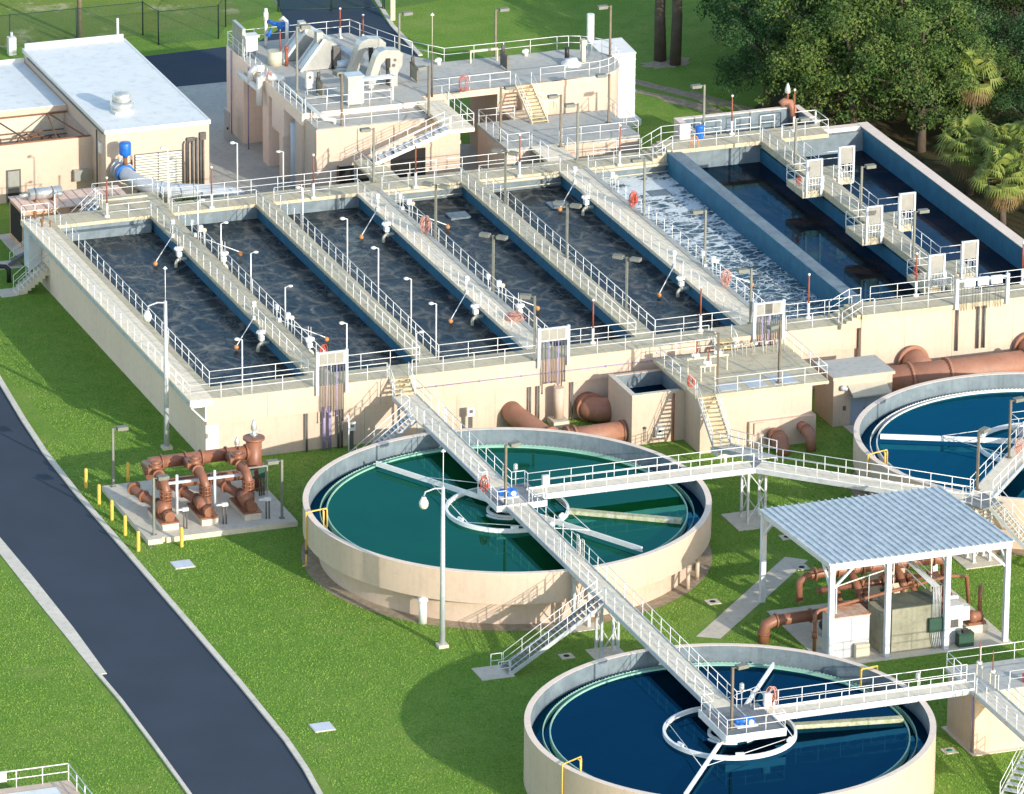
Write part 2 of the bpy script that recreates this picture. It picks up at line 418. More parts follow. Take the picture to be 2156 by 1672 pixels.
def leafmat(name, a, b, c):
    t = NT(name)
    col = t.mix(t.rng(t.noise(.5,3),.4,.62), a, b)
    col = t.mix(t.rng(t.noise(1.7,5,.7),.45,.66), col, c)
    m = t.done(col, .6, .25)
    t.b.inputs['Subsurface Weight'].default_value = 0
    tr = t.N.new('ShaderNodeBsdfTranslucent'); t.L.new(col, tr.inputs['Color'])
    mx = t.N.new('ShaderNodeMixShader'); mx.inputs[0].default_value = .22
    out = t.N['Material Output']; t.L.new(t.b.outputs[0], mx.inputs[1]); t.L.new(tr.outputs[0], mx.inputs[2]); t.L.new(mx.outputs[0], out.inputs['Surface'])
    return m
M['leaf'] = leafmat('oak_leaves', (.075,.145,.032), (.17,.235,.055), (.035,.09,.025))
M['leafdark'] = leafmat('dark_leaves', (.04,.11,.035), (.08,.15,.045), (.022,.07,.025))
M['leafdull'] = leafmat('grey_green_leaves', (.11,.15,.07), (.17,.18,.10), (.06,.09,.045))
M['palm'] = leafmat('palm_fronds', (.24,.31,.07), (.36,.37,.10), (.14,.22,.05))
M['palmdry'] = leafmat('dry_fronds', (.30,.22,.09), (.24,.17,.08), (.18,.12,.06))
M['tuft'] = leafmat('grass_blades', (.22,.40,.065), (.30,.45,.09), (.18,.36,.055))
M['bark'] = mat('bark', (.13,.10,.075), (.085,.07,.055), 2, .95, bump=.6, bscale=8)

# ------------------------------------------------------------------ railings and stairs
RR = .025
def rail(parent, pts, h=1.07, sp=1.5, name='railing', drop=.0, posts=True, toe=0, r=RR, mat_=None, ends=True, mid=True):
    """guard rail along deck-level points; its posts are collected and built at the end"""
    pts = [Vector(p) for p in pts]; up = Vector((0,0,h)); mb = MB()
    for a, b in zip(pts, pts[1:]):
        mb.tube(a+up, b+up, r, 6)
        if mid: mb.tube(a+up*.53, b+up*.53, r*.85, 6)
        if toe: mb.beam(a+Vector((0,0,toe/2+.01)), b+Vector((0,0,toe/2+.01)), .012, toe)
    o = mb.build(name, mat_ or M['rail'], parent)
    root = parent
    while root.parent is not None: root = root.parent
    if posts:
        last = None
        for a, b in zip(pts, pts[1:]):
            L = (b-a).length; k = max(1, round(L/sp))
            for i in range(k+1):
                p = a+(b-a)*(i/k)
                if last is not None and (p-last).length < .3: continue
                last = p
                POSTS.setdefault(root.name, []).append((p, o, h, drop, r))
    return o
CAMPOS = Vector((-132.729, -414.75, 165.0))
PM = {}
def finish_posts():
    for rn, lst in POSTS.items():
        root = bpy.data.objects[rn]; lst.sort(key=lambda q: (q[0]-CAMPOS).length)
        for p, o, h, drop, r in lst[:100]:
            key = (round(h,2), round(drop,2), round(r,3), o.data.materials[0].name)
            if key not in PM:
                me = bpy.data.meshes.new('post'); mb = MB().tube((0,0,-drop), (0,0,h), r*.95, 6)
                me.from_pydata(mb.v, [], mb.f); me.polygons.foreach_set('use_smooth', mb.sm); me.materials.append(o.data.materials[0]); PM[key] = me
            c = bpy.data.objects.new('post', PM[key]); COL.objects.link(c); c.parent = o
            c.location = p-ORG[o.name]
        rest = lst[100:]
        if rest:
            mb = MB()
            for p, o, h, drop, r in rest: mb.tube(p-Vector((0,0,drop)), p+Vector((0,0,h)), r*.95, 6)
            q = mb.build('post', M['rail'], root); q['kind'] = 'stuff'

def stairs(name, label, p0, p1, w, group=None, parent=None, tread=None, string=None, rails=(1,1), cat='staircase', concrete=False, railh=1.0):
    """flight from bottom p0 to top p1 (centre line)"""
    p0 = Vector(p0); p1 = Vector(p1)
    t = parent or thing(name, label, cat, p0, group)
    d = (p1-p0); hd = Vector((d.x,d.y,0)); run = hd.length; hd.normalize(); rt = Vector((hd.y,-hd.x,0))
    n = max(2, round(d.z/.19))
    for k in range(n):
        c = p0 + d*((k+.5)/n); z = p0.z + d.z*(k+1)/n
        mb = MB()
        if concrete:
            c2 = p0+Vector((hd.x,hd.y,0))*run*(k+.5)/n
            mb.obox((c2.x,c2.y,(max(p0.z,z-.55)+z)/2), (run/n, w, z-max(p0.z,z-.55)), math.atan2(hd.y,hd.x))
        else:
            mb.obox((c.x,c.y,z-.02), (run/n*.95, w-.06, .045), math.atan2(hd.y,hd.x))
        mb.build('tread', tread or M['tread'], t)
    for s in (-1,1):
        off = rt*s*w/2
        if not concrete:
            MB().beam(p0+off+Vector((0,0,.02)), p1+off+Vector((0,0,-.06)), .05, .26).build('stringer', string or M['galv'], t)
        if rails[0 if s < 0 else 1]:
            rail(t, [p0+off+hd*.1, p1+off], h=railh, sp=1.6)
    return t

def bridge(name, label, p0, p1, w, depth=.32, group=None, sp=1.5, skip=(), parent=None, railends=(0,0,0,0), deck=None):
    p0 = Vector(p0); p1 = Vector(p1); d = (p1-p0).normalized(); rt = Vector((d.y,-d.x,0)).normalized()
    t = parent or thing(name, label, 'footbridge', p0, group)
    mb = MB().beam(p0-Vector((0,0,.03)), p1-Vector((0,0,.03)), w-.1, .05)
    mb.build('deck', deck or M['bridgedeck'], t)
    for s in (-1,1):
        o = rt*s*w/2
        MB().beam(p0+o-Vector((0,0,depth/2-.06)), p1+o-Vector((0,0,depth/2-.06)), .07, depth).build('girder', M['galv'], t)
    return t, d, rt
# ------------------------------------------------------------------ camera, light, sky
cam = bpy.data.cameras.new('camera'); co = bpy.data.objects.new('camera', cam); COL.objects.link(co)
cam.sensor_width = 36; cam.lens = 249.155; cam.clip_start = 5; cam.clip_end = 6000
Rr = ((0.938549,-0.345042,0.00842),(0.111715,0.326777,0.938476),(0.326565,0.879865,-0.345243))
co.matrix_world = Matrix(((Rr[0][0],Rr[1][0],-Rr[2][0],CAMPOS.x),(Rr[0][1],Rr[1][1],-Rr[2][1],CAMPOS.y),(Rr[0][2],Rr[1][2],-Rr[2][2],CAMPOS.z),(0,0,0,1)))
SC.camera = co
SUN_EL = math.radians(17.0); SUN_AZ = math.radians(-73.0)
sd = Vector((math.cos(SUN_AZ)*math.cos(SUN_EL), math.sin(SUN_AZ)*math.cos(SUN_EL), math.sin(SUN_EL)))
sl = bpy.data.lights.new('sun', 'SUN'); sl.energy = 4.9; sl.angle = math.radians(.5); sl.color = (1,.92,.78)
so = bpy.data.objects.new('sun', sl); COL.objects.link(so); so.rotation_euler = sd.to_track_quat('Z','Y').to_euler(); so.location = (0,-60,60)
w = bpy.data.worlds.new('World'); SC.world = w; w.use_nodes = True
sky = w.node_tree.nodes.new('ShaderNodeTexSky'); sky.sky_type = 'NISHITA'; sky.sun_disc = False
sky.sun_elevation = SUN_EL; sky.sun_rotation = math.atan2(sd.x, sd.y); sky.air_density = 1.0; sky.dust_density = .6; sky.ozone_density = 1.5
bg = w.node_tree.nodes['Background']; bg.inputs['Strength'].default_value = .36
tm = w.node_tree.nodes.new('ShaderNodeMix'); tm.data_type = 'RGBA'; tm.blend_type = 'MULTIPLY'; tm.inputs[0].default_value = 1; tm.inputs[7].default_value = (1.0,.92,.82,1)
w.node_tree.links.new(sky.outputs[0], tm.inputs[6]); w.node_tree.links.new(tm.outputs[2], bg.inputs['Color'])
SC.view_settings.view_transform = 'Standard'; SC.view_settings.look = 'None'; SC.view_settings.exposure = 0
SC.render.engine = 'CYCLES'; SC.cycles.max_bounces = 5; SC.cycles.diffuse_bounces = 3; SC.cycles.transparent_max_bounces = 4

# ------------------------------------------------------------------ the setting
H = 4.48; H2 = 5.2; WL = 3.45
struct('ground', MB().sheet([(-700,-700),(900,-700),(900,900),(-700,900)], 0), M['grass'])
struct('field', MB().sheet([(-60,92.5),(33,92.5),(34,100),(36,130),(36,300),(-60,300)], .004), M['grassfar'])
kr = [(14,74),(8,70),(1,62),(-3.5,52),(-6,42),(-7.2,34),(-8.16,20.7),(-8.9,12),(-9.31,5.7),(-9.5,-2.5),(-9.5,-12),(-9.5,-26),(-9.52,-36.5),(-9.66,-45.5),(-9.95,-50),(-10.4,-54),(-11.2,-58.5)]
kri = [(x-.36,y) for x,y in kr]
struct('road', MB().sheet(kri+[(-17.9,-58.5),(-17.6,-45),(-17.3,-34),(-16.62,-24),(-16.55,-15),(-16.6,-7),(-16.4,10),(-15.4,34),(-13,50),(-7,66),(2,76),(14,81)], .008), M['asphalt'])
def strip(a, b, z0, z1):
    mb = MB()
    for i in range(len(a)-1):
        mb.prism([a[i],a[i+1],b[i+1],b[i]], z0, z1)
    return mb
struct('kerb', strip(kr, kri, -.02, .13), M['kerb'])
kl = [(-17.5,-32.1),(-17.45,-36.5),(-17.6,-43),(-17.85,-51),(-18.1,-58.5)]
struct('kerb', strip(kl, [(x+.24,y) for x,y in kl], -.02, .12), M['kerb'])
kg = [(-17.5,-32.1),(-17.48,-26),(-17.48,-19),(-17.4,-10),(-17.3,10)]
struct('gutter', strip(kg, [(-16.86,-32.1),(-16.62,-24.3),(-16.55,-15),(-16.6,-8),(-16.5,10)], -.02, .05), M['kerb'])
struct('driveway', MB().sheet([(17.2,40),(23.1,40),(26,44),(50,44),(50,51),(42,51),(42,58),(36,58.4),(34,67),(26.7,78.5),(17,78.6)], .004), M['deckgrey'])
struct('yard', MB().sheet([(-10,78.6),(26.7,78.5),(34,68),(36,59),(41.5,70),(42.9,80),(43.6,90),(44.6,97),(46,104),(38.6,104),(36.6,95),(35.8,91),(32,87.2),(22.7,86.7),(-10,87)], .008), M['asphalt2'])
struct('road', MB().sheet([(38.6,104),(46,104),(52,130),(60,220),(46,220),(41,130),(36.6,95),(37.4,99)], .012), M['gravelroad'])
struct('kerb', strip([(42.9,80),(43.4,88),(44.5,95),(46.2,104),(52.2,130)], [(43.25,80),(43.75,88),(44.85,95),(46.55,104),(52.55,130)], -.02, .10), M['kerb'])
struct('footpath', MB().sheet([(29.6,-27.5),(30.8,-28.5),(20.6,-39.0),(19.3,-38.2)], .012), M['concrete'])
def blob(cx, cy, rx, ry, n=26, jit=.25, rot=0):
    out = []
    for i in range(n):
        t = 2*PI*i/n; k = 1+random.uniform(-jit,jit)
        x, y = rx*k*math.cos(t), ry*k*math.sin(t)
        out.append((cx+x*math.cos(rot)-y*math.sin(rot), cy+x*math.sin(rot)+y*math.cos(rot)))
    return out
struct('forest_floor', MB().sheet([(63.6,-20),(63.6,38),(61.5,41),(62.5,44),(60.6,47),(61.8,50),(60.9,53),(63,56),(62.2,59),(65,62),(66.5,67),(70,73),(76,80),(88,92),(140,110),(140,-20)], .004), M['mulch'])
struct('dirt_track', MB().sheet(blob(60.6,61.5,9.5,.85,30,.35,-1.06), .012), M['dirt'])
struct('dirt_track', MB().sheet(blob(58.0,62.3,7.5,.55,30,.4,-1.06), .016), M['dirt'])
struct('bare_patch', MB().sheet(blob(60.5,72,2.2,1.2,20,.3), .014), M['dirt'])
# ------------------------------------------------------------------ aeration basin
B = thing('aeration_basin', 'large cream concrete aeration basin of parallel water lanes with railed walkways', 'basin', (0,0,0))
W = [(7.8,9.4,'deck'),(15.6,16.95,'deck'),(23.2,25.05,'deckwhite'),(31.0,32.4,'deck'),(38.55,40.75,'deckwhite')]
MB().box(0,.93,.55,39.55,0,H-.22).build('outer_wall', M['wall_shade_lift'], B)
mb = MB().box(.93,63.05,.55,2.3,0,H-.24); mb.build('outer_wall', M['wall'], B)
MB().box(0.0,46.2,.36,.545,2.68,H-.015).build('wall_band', M['wall'], B)
mb = MB()
for x in (4.2,12.05,16.45,30.0,34.5): mb.box(x,x+.025,.352,.36,2.7,H-.03)
for x in (49.5,53.0,57.5,61.0): mb.box(x,x+.025,-.128,-.12,.1,H2-.3)
for x in (11.0,17.5,20.2): mb.box(x,x+.025,.542,.55,.1,2.66)
mb.build('seam', M['blockwall'], B)
MB().box(.93,47.2,37.45,39.5,0,H-.24).build('outer_wall', M['tank'], B)
MB().box(0,.95,.4,39.6,H-.22,H).build('deck', M['deck'], B)
MB().box(.95,46.3,.38,2.62,H-.24,H+.004).build('deck', M['deck'], B)
MB().box(.95,47.2,37.35,39.62,H-.24,H+.002).build('deck', M['deck'], B)
MB().box(47.2,59.4,37.15,39.62,H2-.3,H2).build('deck', M['deck'], B)
MB().box(47.2,62.3,37.6,39.3,0,H2-.3).build('outer_wall', M['tank'], B)
MB().box(59.4,63.05,38.05,38.75,H2-.3,H2).build('coping', M['coping'], B)
MB().box(-1.15,.42,.25,38.6,H-.05,H+.06).build('walkway_slab', M['deckwhite'], B)
MB().box(-1.17,-1.08,.25,38.6,H-.36,H-.055).build('fascia', M['galv'], B)
MB().box(-1.1,.4,.27,.37,H-.36,H-.055).build('fascia', M['rail'], B)
mb = MB()
y = .9
while y < 38:
    mb.beam((-1.06,y,H-.2),(-.005,y,H-.2),.09,.3); mb.tube((-1.2,y,H-.22),(-1.165,y,H-.22),.10,10); y += 1.56
mb.build('bracket', M['galv'], B)
mb = MB().beam((-1.05,.32,H-.42),(-.06,.32,H-.42),.09,.1).beam((-.06,.32,H-.4),(-.06,.32,H-1.5),.1,.1).beam((-1.05,.32,H-.46),(-.08,.32,H-1.5),.08,.08)
mb.build('bracket', M['rail'], B)
for a, b, k in W:
    MB().box(a+.14,b-.14,2.3,37.45,0,H-.24).build('divider_wall', M['tankshade'], B)
    MB().box(a,b,2.62,37.35,H-.24,H).build('walkway', M[k], B)
    if k == 'deckwhite':
        MB().box(b-.38,b,2.62,37.35,H,H+.05).build('deck_edge', M['deckgrey'], B)
MB().box(46.8,47.85,2.25,38.0,0,5.05).build('divider_wall', M['tankshade'], B)
MB().box(46.85,47.8,2.25,37.2,5.05,5.056).build('coping', M['tank'], B)  # thin sheet giving the wall top the unshaded tone
# upper right lanes
MB().box(62.3,63.05,-.3,38.05,0,H2-.02).build('outer_wall', M['tankshade'], B)
MB().box(62.27,63.1,-.3,38.75,H2-.02,H2+.03).build('coping', M['coping'], B)
MB().box(46.3,63.05,-.22,2.3,H2-.28,H2).build('deck', M['deck'], B)
MB().box(46.3,63.05,-.12,.545,0,H2-.28).build('outer_wall', M['wall'], B)
for i in range(4):
    MB().box(44.85+.38*i,45.23+.38*i,-.05,2.3,H-.2,H+.18*(i+1)).build('step', M['deck'], B)
for i in range(4):
    MB().box(45.7+.38*i,46.08+.38*i,37.3,39.5,H-.2,H+.18*(i+1)).build('step', M['deck'], B)
MB().box(54.2,55.55,2.3,37.6,0,H2-.75).build('divider_wall', M['tankshade'], B)
MB().box(54.1,55.68,2.3,37.15,H2-.5,H2).build('walkway', M['deck'], B)
BAY = [(25.4,28.4,27.4,30.2),(14.5,17.5,16.4,19.3),(3.6,6.6,5.5,8.3)]
def gate(n, x0, x1, y, z):
    """frame of two channels with a metal plate in its upper half"""
    m = MB()
    for x in (x0,x1): m.box(x-.07,x+.07,y-.09,y+.09,z-.35,z+2.4)
    m.box(x0,x1,y-.05,y+.05,z+2.3,z+2.4)
    f = m.build(n, M['canopypost'], B)
    MB().box(x0+.09,x1-.09,y-.04,y+.02,z+1.1,z+2.28).build('plate', M['panelsteel'], f)
    m = MB()
    for i in range(4): m.tube((x0+.2+i*(x1-x0-.4)/3,y,z-.2),(x0+.2+i*(x1-x0-.4)/3,y,z+1.1),.018,5)
    m.tube((x0,y-.06,z+.5),(x1,y-.06,z+.5),.03,6); m.tube((x0,y-.06,z+1.0),(x1,y-.06,z+1.0),.03,6)
    m.build('lift_rod', M['rail'], f)
    return f
for a0,a1,b0,b1 in BAY:
    MB().box(52.5,54.1,a0,a1,H2-.5,H2+.002).build('gate_platform', M['deck'], B)
    MB().box(55.68,57.25,b0,b1,H2-.5,H2+.002).build('gate_platform', M['deck'], B)
    gate('slide_gate', 52.75, 53.85, a0-.12, H2); gate('slide_gate', 56.05, 57.15, b0-.12, H2)
    rail(B, [(54.05,a1,H2),(52.5,a1,H2),(52.5,a0,H2),(54.05,a0,H2)], sp=1.3, drop=.3)
    rail(B, [(55.7,b1,H2),(57.25,b1,H2),(57.25,b0,H2)], sp=1.3, drop=.3)
ys = [37.0]+[v for a0,a1,b0,b1 in BAY for v in (a1,a0)]+[2.4]
for i in range(0,len(ys)-1,2): rail(B, [(54.1,ys[i],H2),(54.1,ys[i+1],H2)], drop=.3)
ys = [37.0]+[v for a0,a1,b0,b1 in BAY for v in (b1,b0)]+[2.4]
for i in range(0,len(ys)-1,2): rail(B, [(55.68,ys[i],H2),(55.68,ys[i+1],H2)], drop=.3)
# rails of the left walkway and the front and back decks
rail(B, [(-1.12,38.5,H),(-1.12,.35,H)], drop=.35)
rail(B, [(.93,38.0,H),(.93,2.62,H)])
rail(B, [(-1.12,.35,H),(7.4,.42,H)], sp=1.9, drop=.25); rail(B, [(9.8,.42,H),(12.55,.42,H)], sp=1.6, drop=.25)
rail(B, [(14.3,.42,H),(23.0,.42,H)], sp=2.0, drop=.25); rail(B, [(25.4,.42,H),(35.4,.42,H)], sp=2.0, drop=.25)
rail(B, [(41.0,.42,H),(44.85,.42,H)], sp=1.9, drop=.25)
X0 = [.93,9.4,16.95,25.05,32.4,40.75]; X1 = [7.8,15.6,23.2,31.0,38.55,46.7]
for i in range(6):
    rail(B, [(X0[i],2.6,H),(X1[i],2.6,H)], sp=2.0)
    if i: rail(B, [(X0[i],37.38,H),(X1[i],37.38,H)], sp=2.0)
rail(B, [(4.6,37.38,H),(7.8,37.38,H)], sp=1.6)
rail(B, [(10.0,39.58,H),(37.9,39.58,H)], sp=2.0); rail(B, [(42.0,39.58,H),(45.6,39.58,H)], sp=1.8)
for a,b,k in W:
    rail(B, [(a+.02,37.3,H),(a+.02,2.65,H)], drop=.3); rail(B, [(b-.02,37.3,H),(b-.02,2.65,H)], drop=.1)
for yy in (-.05,2.25): rail(B, [(44.9,yy,H),(46.35,yy,H2),(47.2,yy,H2)], sp=.9)
rail(B, [(47.2,-.18,H2),(62.9,-.18,H2)], sp=1.9, drop=.3); rail(B, [(47.9,2.25,H2),(53.9,2.25,H2)], sp=1.9); rail(B, [(56,2.25,H2),(62.2,2.25,H2)], sp=1.9)
for yy in (37.25,39.5): rail(B, [(45.7,yy,H),(47.2,yy,H2)], sp=.8)
rail(B, [(47.2,37.2,H2),(54.0,37.2,H2)], sp=1.8, drop=.3); rail(B, [(55.7,37.2,H2),(59.35,37.2,H2),(59.35,39.5,H2)], sp=1.8, drop=.3)
rail(B, [(47.2,39.55,H2),(50.3,39.55,H2)], sp=1.6)
for x0,x1 in ((50.6,51.9),(53.0,54.2),(55.0,56.1),(57.6,59.3)):
    MB().tube((x0,39.55,H2),(x0,39.55,H2+1.07),.03,6).tube((x1,39.55,H2),(x1,39.55,H2+1.07),.03,6).tube((x0,39.55,H2+1.07),(x1,39.55,H2+1.07),.03,6).tube((x0,39.55,H2+.55),(x1,39.55,H2+.55),.025,6).build('gate_frame', M['rail'], B)
# inlet pipes along the back wall of the middle lanes
for x0,x1 in ((25.05,31),(32.4,38.55),(40.75,46.8)):
    MB().tube((x0,37.1,H-.25),(x1,37.1,H-.25),.13,8).tube((x0,37.0,H-.75),(x1,37.0,H-.75),.05,6).build('header_pipe', M['beige'], B)
# channel box behind the right lanes
MB().box(49.9,59.7,43.35,43.7,0,5.3).box(49.9,50.3,39.62,43.35,0,5.3).box(59.35,59.7,39.62,43.35,0,5.3).box(50.3,59.35,39.62,43.35,0,3.7).build('channel_box', M['tank'], B)
MB().box(49.85,59.75,43.32,43.75,5.3,5.36).box(49.85,50.35,39.62,43.32,5.3,5.36).box(59.3,59.75,39.62,43.32,5.3,5.36).box(49.87,49.9,39.6,43.72,0,5.3).box(49.87,59.72,43.7,43.73,0,5.3).build('coping', M['coping'], B)
# water sheets
for x0,x1,m in [(X0[i],X1[i],'aer') for i in range(5)]+[(40.7,46.8,'foam'),(47.85,54.2,'waterdark'),(55.55,62.3,'waterdark')]:
    struct('water', MB().sheet([(x0-.2,2.0),(x1+.2,2.0),(x1+.2,37.6),(x0-.2,37.6)], WL if m != 'aer' else WL-.08), M[m])
# concrete weir blocks at the back of each lane
for x in (28.6,36.2,43.9):
    o = MB().box(x,x+1.5,32.6,33.9,WL-.6,WL+.05).build('inlet_baffle', M['tank'], B)
MB().box(1.0,7.7,36.9,37.45,3.0,3.95).build('ledge', M['tank'], B)

# front wall service conduits: four panel racks
def rack(x0, x1, y, zt, label, n, zb, z0c):
    t = thing('control_board', label, 'control panel', (x0,y,zb))
    m = MB()
    for x in (x0,x1): m.box(x-.09,x+.09,y-.08,y+.08,zb,zt+.05)
    m.build('upright', M['canopypost'], t)
    MB().box(x0+.1,x1-.1,y-.04,y+.1,zt-.95,zt-.02).build('cabinet', M['cabinet'], t)
    k = 3
    for i in range(k):
        a = x0+.16+i*(x1-x0-.32)/k; bb = a+(x1-x0-.32)/k-.06
        MB().box(a,bb,y-.062,y-.041,zt-.86,zt-.12).build('cabinet_door', M['conduit'] if (n==11 and i==1) else M['panelsteel'], t)
    for i in range(n):
        x = x0+.25+i*(x1-x0-.5)/(n-1); e = random.choice((0,.5,1.0))
        MB().tube((x,y-.02,zt-.95),(x,y-.02,z0c-e*.7),.04,6).sphere((x,y-.02,z0c-e*.7),.07,8).build('conduit', M['conduit'] if i not in (2,5) else M['purple'], t)
    return t
rack(7.6,9.65,.2,6.9,'first white control panel with dark conduits at the left end of the front wall',8,3.9,2.7)
rack(23.15,25.25,.2,6.78,'white control panel on front wall above the supporting column and brown pipes',8,4.0,2.9)
rack(38.6,40.7,.2,6.82,'white control panel with a grey centre door above the splitter box',11,4.1,3.0)
t = thing('control_board', 'wide grey low panel rack on the right part of the front wall', 'control panel', (55,-.35,5))
MB().box(53.05,53.27,-.45,-.25,H2-.3,7.1).box(56.8,57.02,-.45,-.25,H2-.3,7.1).box(53.2,56.9,-.42,-.28,6.85,6.98).build('frame', M['canopypost'], t)
for i in range(3): MB().box(53.7+i*1.0,54.5+i*1.0,-.4,-.22,6.45,7.02).build('cabinet', M['rail'], t)
for i in range(16):
    if i%4 != 3:
        x = 53.5+i*.21; MB().tube((x,-.34,6.45),(x,-.34,4.75),.022,5).build('conduit', M['conduit'], t)
for x in (53.3,54.85,55.3): MB().tube((x,-.3,4.9),(x,-.3,1.9),.085,8).build('conduit', M['conduit'], t)
# column and pipes below the panels
c = thing('support_column','round cream column on a square footing against the front wall','column',(24.4,-.35,0))
MB().tube((24.4,-.35,.55),(24.4,-.35,2.7),.34,18).build('shaft', M['wall'], c)
MB().box(23.85,24.95,-.95,.3,0,.45).build('footing', M['concrete'], c)
for i,(x,m_,z) in enumerate(((8.1,'purple',3.0),(8.5,'purple',3.0),(9.1,'conduit',2.7),(9.35,'conduit',2.7),(6.9,'conduit',2.68),(23.2,'conduit',2.7),(22.6,'conduit',2.7),(25.6,'conduit',2.7))):
    o = MB().tube((x,.28,0),(x,.28,z),.11 if i<2 else .08,8)
    if i==0: o.beam((8.1,.2,.6),(8.5,.2,1.0),.05,.05).beam((8.1,.2,1.0),(8.5,.2,.6),.05,.05)
    o = o.build('drop_pipe', M[m_])
    tag(o, ['violet drop pipe with cross braces at the foot of the first panel, left one','violet drop pipe beside its braced twin under the first panel','dark grey drop pipe right of the violet pair','outermost right dark drop pipe under the first panel','thin grey drop pipe at the left of the violet pipes','dark drop pipe just left of the round column','thin drop pipe left of the round column against the wall','dark drop pipe just right of the round column'][i], 'pipe')
o = MB().tube((14.5,.3,3.55),(36.5,.3,3.55),.035,6)
for i in range(7): o.sphere((16+i*3.0,.28,3.55),.07,6)
tag(o.build('conduit_run', M['purple']), 'long thin violet conduit running level along the front wall band', 'conduit')

# lamps ------------------------------------------------------------------
def small_lamp(loc, h, label, rz=0):
    global SL
    if SL is None:
        SL = thing('lamp_post', label, 'lamp', (0,0,0), 'small white lamps on the basin railings')
        MB().tube((0,0,0),(0,0,3.85),.045,7).build('pole', M['rail'], SL)
        MB().tube((0,0,3.85),(-.32,0,3.95),.03,6).build('arm', M['rail'], SL)
        mb = MB().sphere((-.36,0,3.93),.19,10,.55); mb.build('lamp_head', M['white'], SL)
        r = SL
    else: r = clone(SL, loc)
    r.location = loc; r['label'] = label; r['group'] = 'small white lamps on the basin railings'; r.rotation_euler = (0,0,rz); r.scale = (1,1,h/4.0)
SL = None
for i,(x,y,z,h,lab,rz) in enumerate([
 (16.97,21.4,H,4,'thin white lamp post on the second walkway, rearmost of its tall three',0),
 (16.97,14.9,H,4,'thin white lamp post on the second walkway, middle of its tall three',0),
 (16.97,8.2,H,4,'thin white lamp post on the second walkway, nearer the front wall',0),
 (16.97,3.2,H,3.9,'thin white lamp post at the front end of the second walkway',0),
 (10.0,1.2,H,4,'thin white lamp post standing behind the first control panel',0),
 (14.6,.45,H,3.0,'short white lamp post at the top of the front stairs',PI),
 (9.4,31.4,H,2.9,'thin white lamp post on the first walkway, rearmost of four',PI),
 (9.4,26.2,H,2.9,'thin white lamp post on the first walkway, second from the back',PI),
 (9.4,19.6,H,2.9,'thin white lamp post on the first walkway, third from the back',PI),
 (9.4,12.2,H,2.9,'thin white lamp post on the first walkway, nearest the front wall',PI),
 (2.5,.42,H,4,'thin white lamp post on the front railing left of the first panel',0),
 (15.0,39.7,H,4.0,'thin white lamp post on the back railing beside the concrete driveway',0),
 (18.4,39.6,H,3.0,'thin white lamp post on the back railing behind the third lane',0),
 (9.8,39.6,H,4.2,'thin white lamp post in front of the louvred wall',0),
 (9.5,38.4,H,2.6,'short white lamp post at the back end of the first walkway',PI),
 (.95,37.9,H,2.2,'short white lamp post at the rear left corner of the basin',PI),
 (16.97,31,H,3.2,'thin white lamp post at the rear of the second walkway',0)]):
    small_lamp((x,y,z), h, lab, rz)
BL = {}
def box_lamp(loc, h, label, rz=0, kind='one', mat_='lampgrey'):
    """square pole with one or two shoebox heads"""
    key = (kind, mat_)
    if key not in BL:
        t = thing('lamp_post', label, 'lamp', (0,0,0), 'shoebox lamp posts of the plant')
        MB().box(-.07,.07,-.07,.07,0,3.95).build('pole', M[mat_], t)
        MB().box(-.16,.16,-.16,.16,0,.05).build('base_plate', M[mat_], t)
        for s in ((1,) if kind=='one' else (1,-1)):
            hd = MB().box(s*.28-.0 if s>0 else -1.0, 1.0 if s>0 else -.28, -.22,.22,3.78,4.0).build('lamp_head', M[mat_ if mat_!='lampbrown' else 'lampgrey'], t)
            MB().box(.36 if s>0 else -.92,.92 if s>0 else -.36,-.17,.17,3.76,3.779).build('lens', M['glass'], hd)
            MB().tube((0,0,3.88),(s*.3,0,3.88),.035,6).build('arm', M[mat_], t)
        BL[key] = t; r = t
    else: r = clone(BL[key], loc)
    r.location = loc; r['label'] = label; r['group'] = 'shoebox lamp posts of the plant'; r.rotation_euler = (0,0,rz); r.scale = (1,1,h/4.0)
T2_ = math.radians(-45)
for x,y,z,h,lab,rz,k in [
 (25.1,26.1,H,4.05,'grey twin-headed lamp post on the third walkway beside the pink hose coil',T2_+PI,'two'),
 (25.1,14.4,H,4.1,'grey twin-headed lamp post midway along the third walkway',T2_+PI,'two'),
 (22.95,.5,H,4.6,'grey lamp post just left of the control panel above the column',math.radians(150),'one'),
 (32.4,31.9,H,3.9,'grey twin-headed lamp post at the rear of the fourth walkway',T2_,'two'),
 (32.4,19.5,H,3.95,'grey twin-headed lamp post midway along the fourth walkway',T2_+PI,'two'),
 (32.4,8.0,H,3.8,'grey twin-headed lamp post near the front of the fourth walkway',T2_+PI,'two'),
 (40.7,39.4,H,4.3,'grey lamp post at the back end of the fifth walkway',PI,'one'),
 (40.7,26.1,H,4.3,'grey lamp post on the fifth walkway beside the red hose and the foam',PI,'one'),
 (40.7,14.5,H,4.2,'grey lamp post midway along the foaming lane',PI,'one'),
 (39.3,2.6,H,4.0,'grey lamp post behind the control panel above the splitter box',PI,'one'),
 (54.0,30.5,H2,3.75,'grey lamp post on the gate walkway at its rear pair of gates',0,'one'),
 (54.0,18.4,H2,4.0,'grey lamp post on the gate walkway at its middle pair of gates',0,'one'),
 (54.0,9.0,H2,3.7,'grey lamp post on the gate walkway at its front pair of gates',0,'one'),
 (50.6,39.7,H2,3.9,'grey lamp post beside the blue bin at the channel box',PI,'one')]:
    box_lamp((x,y,z), h, lab, rz, k)

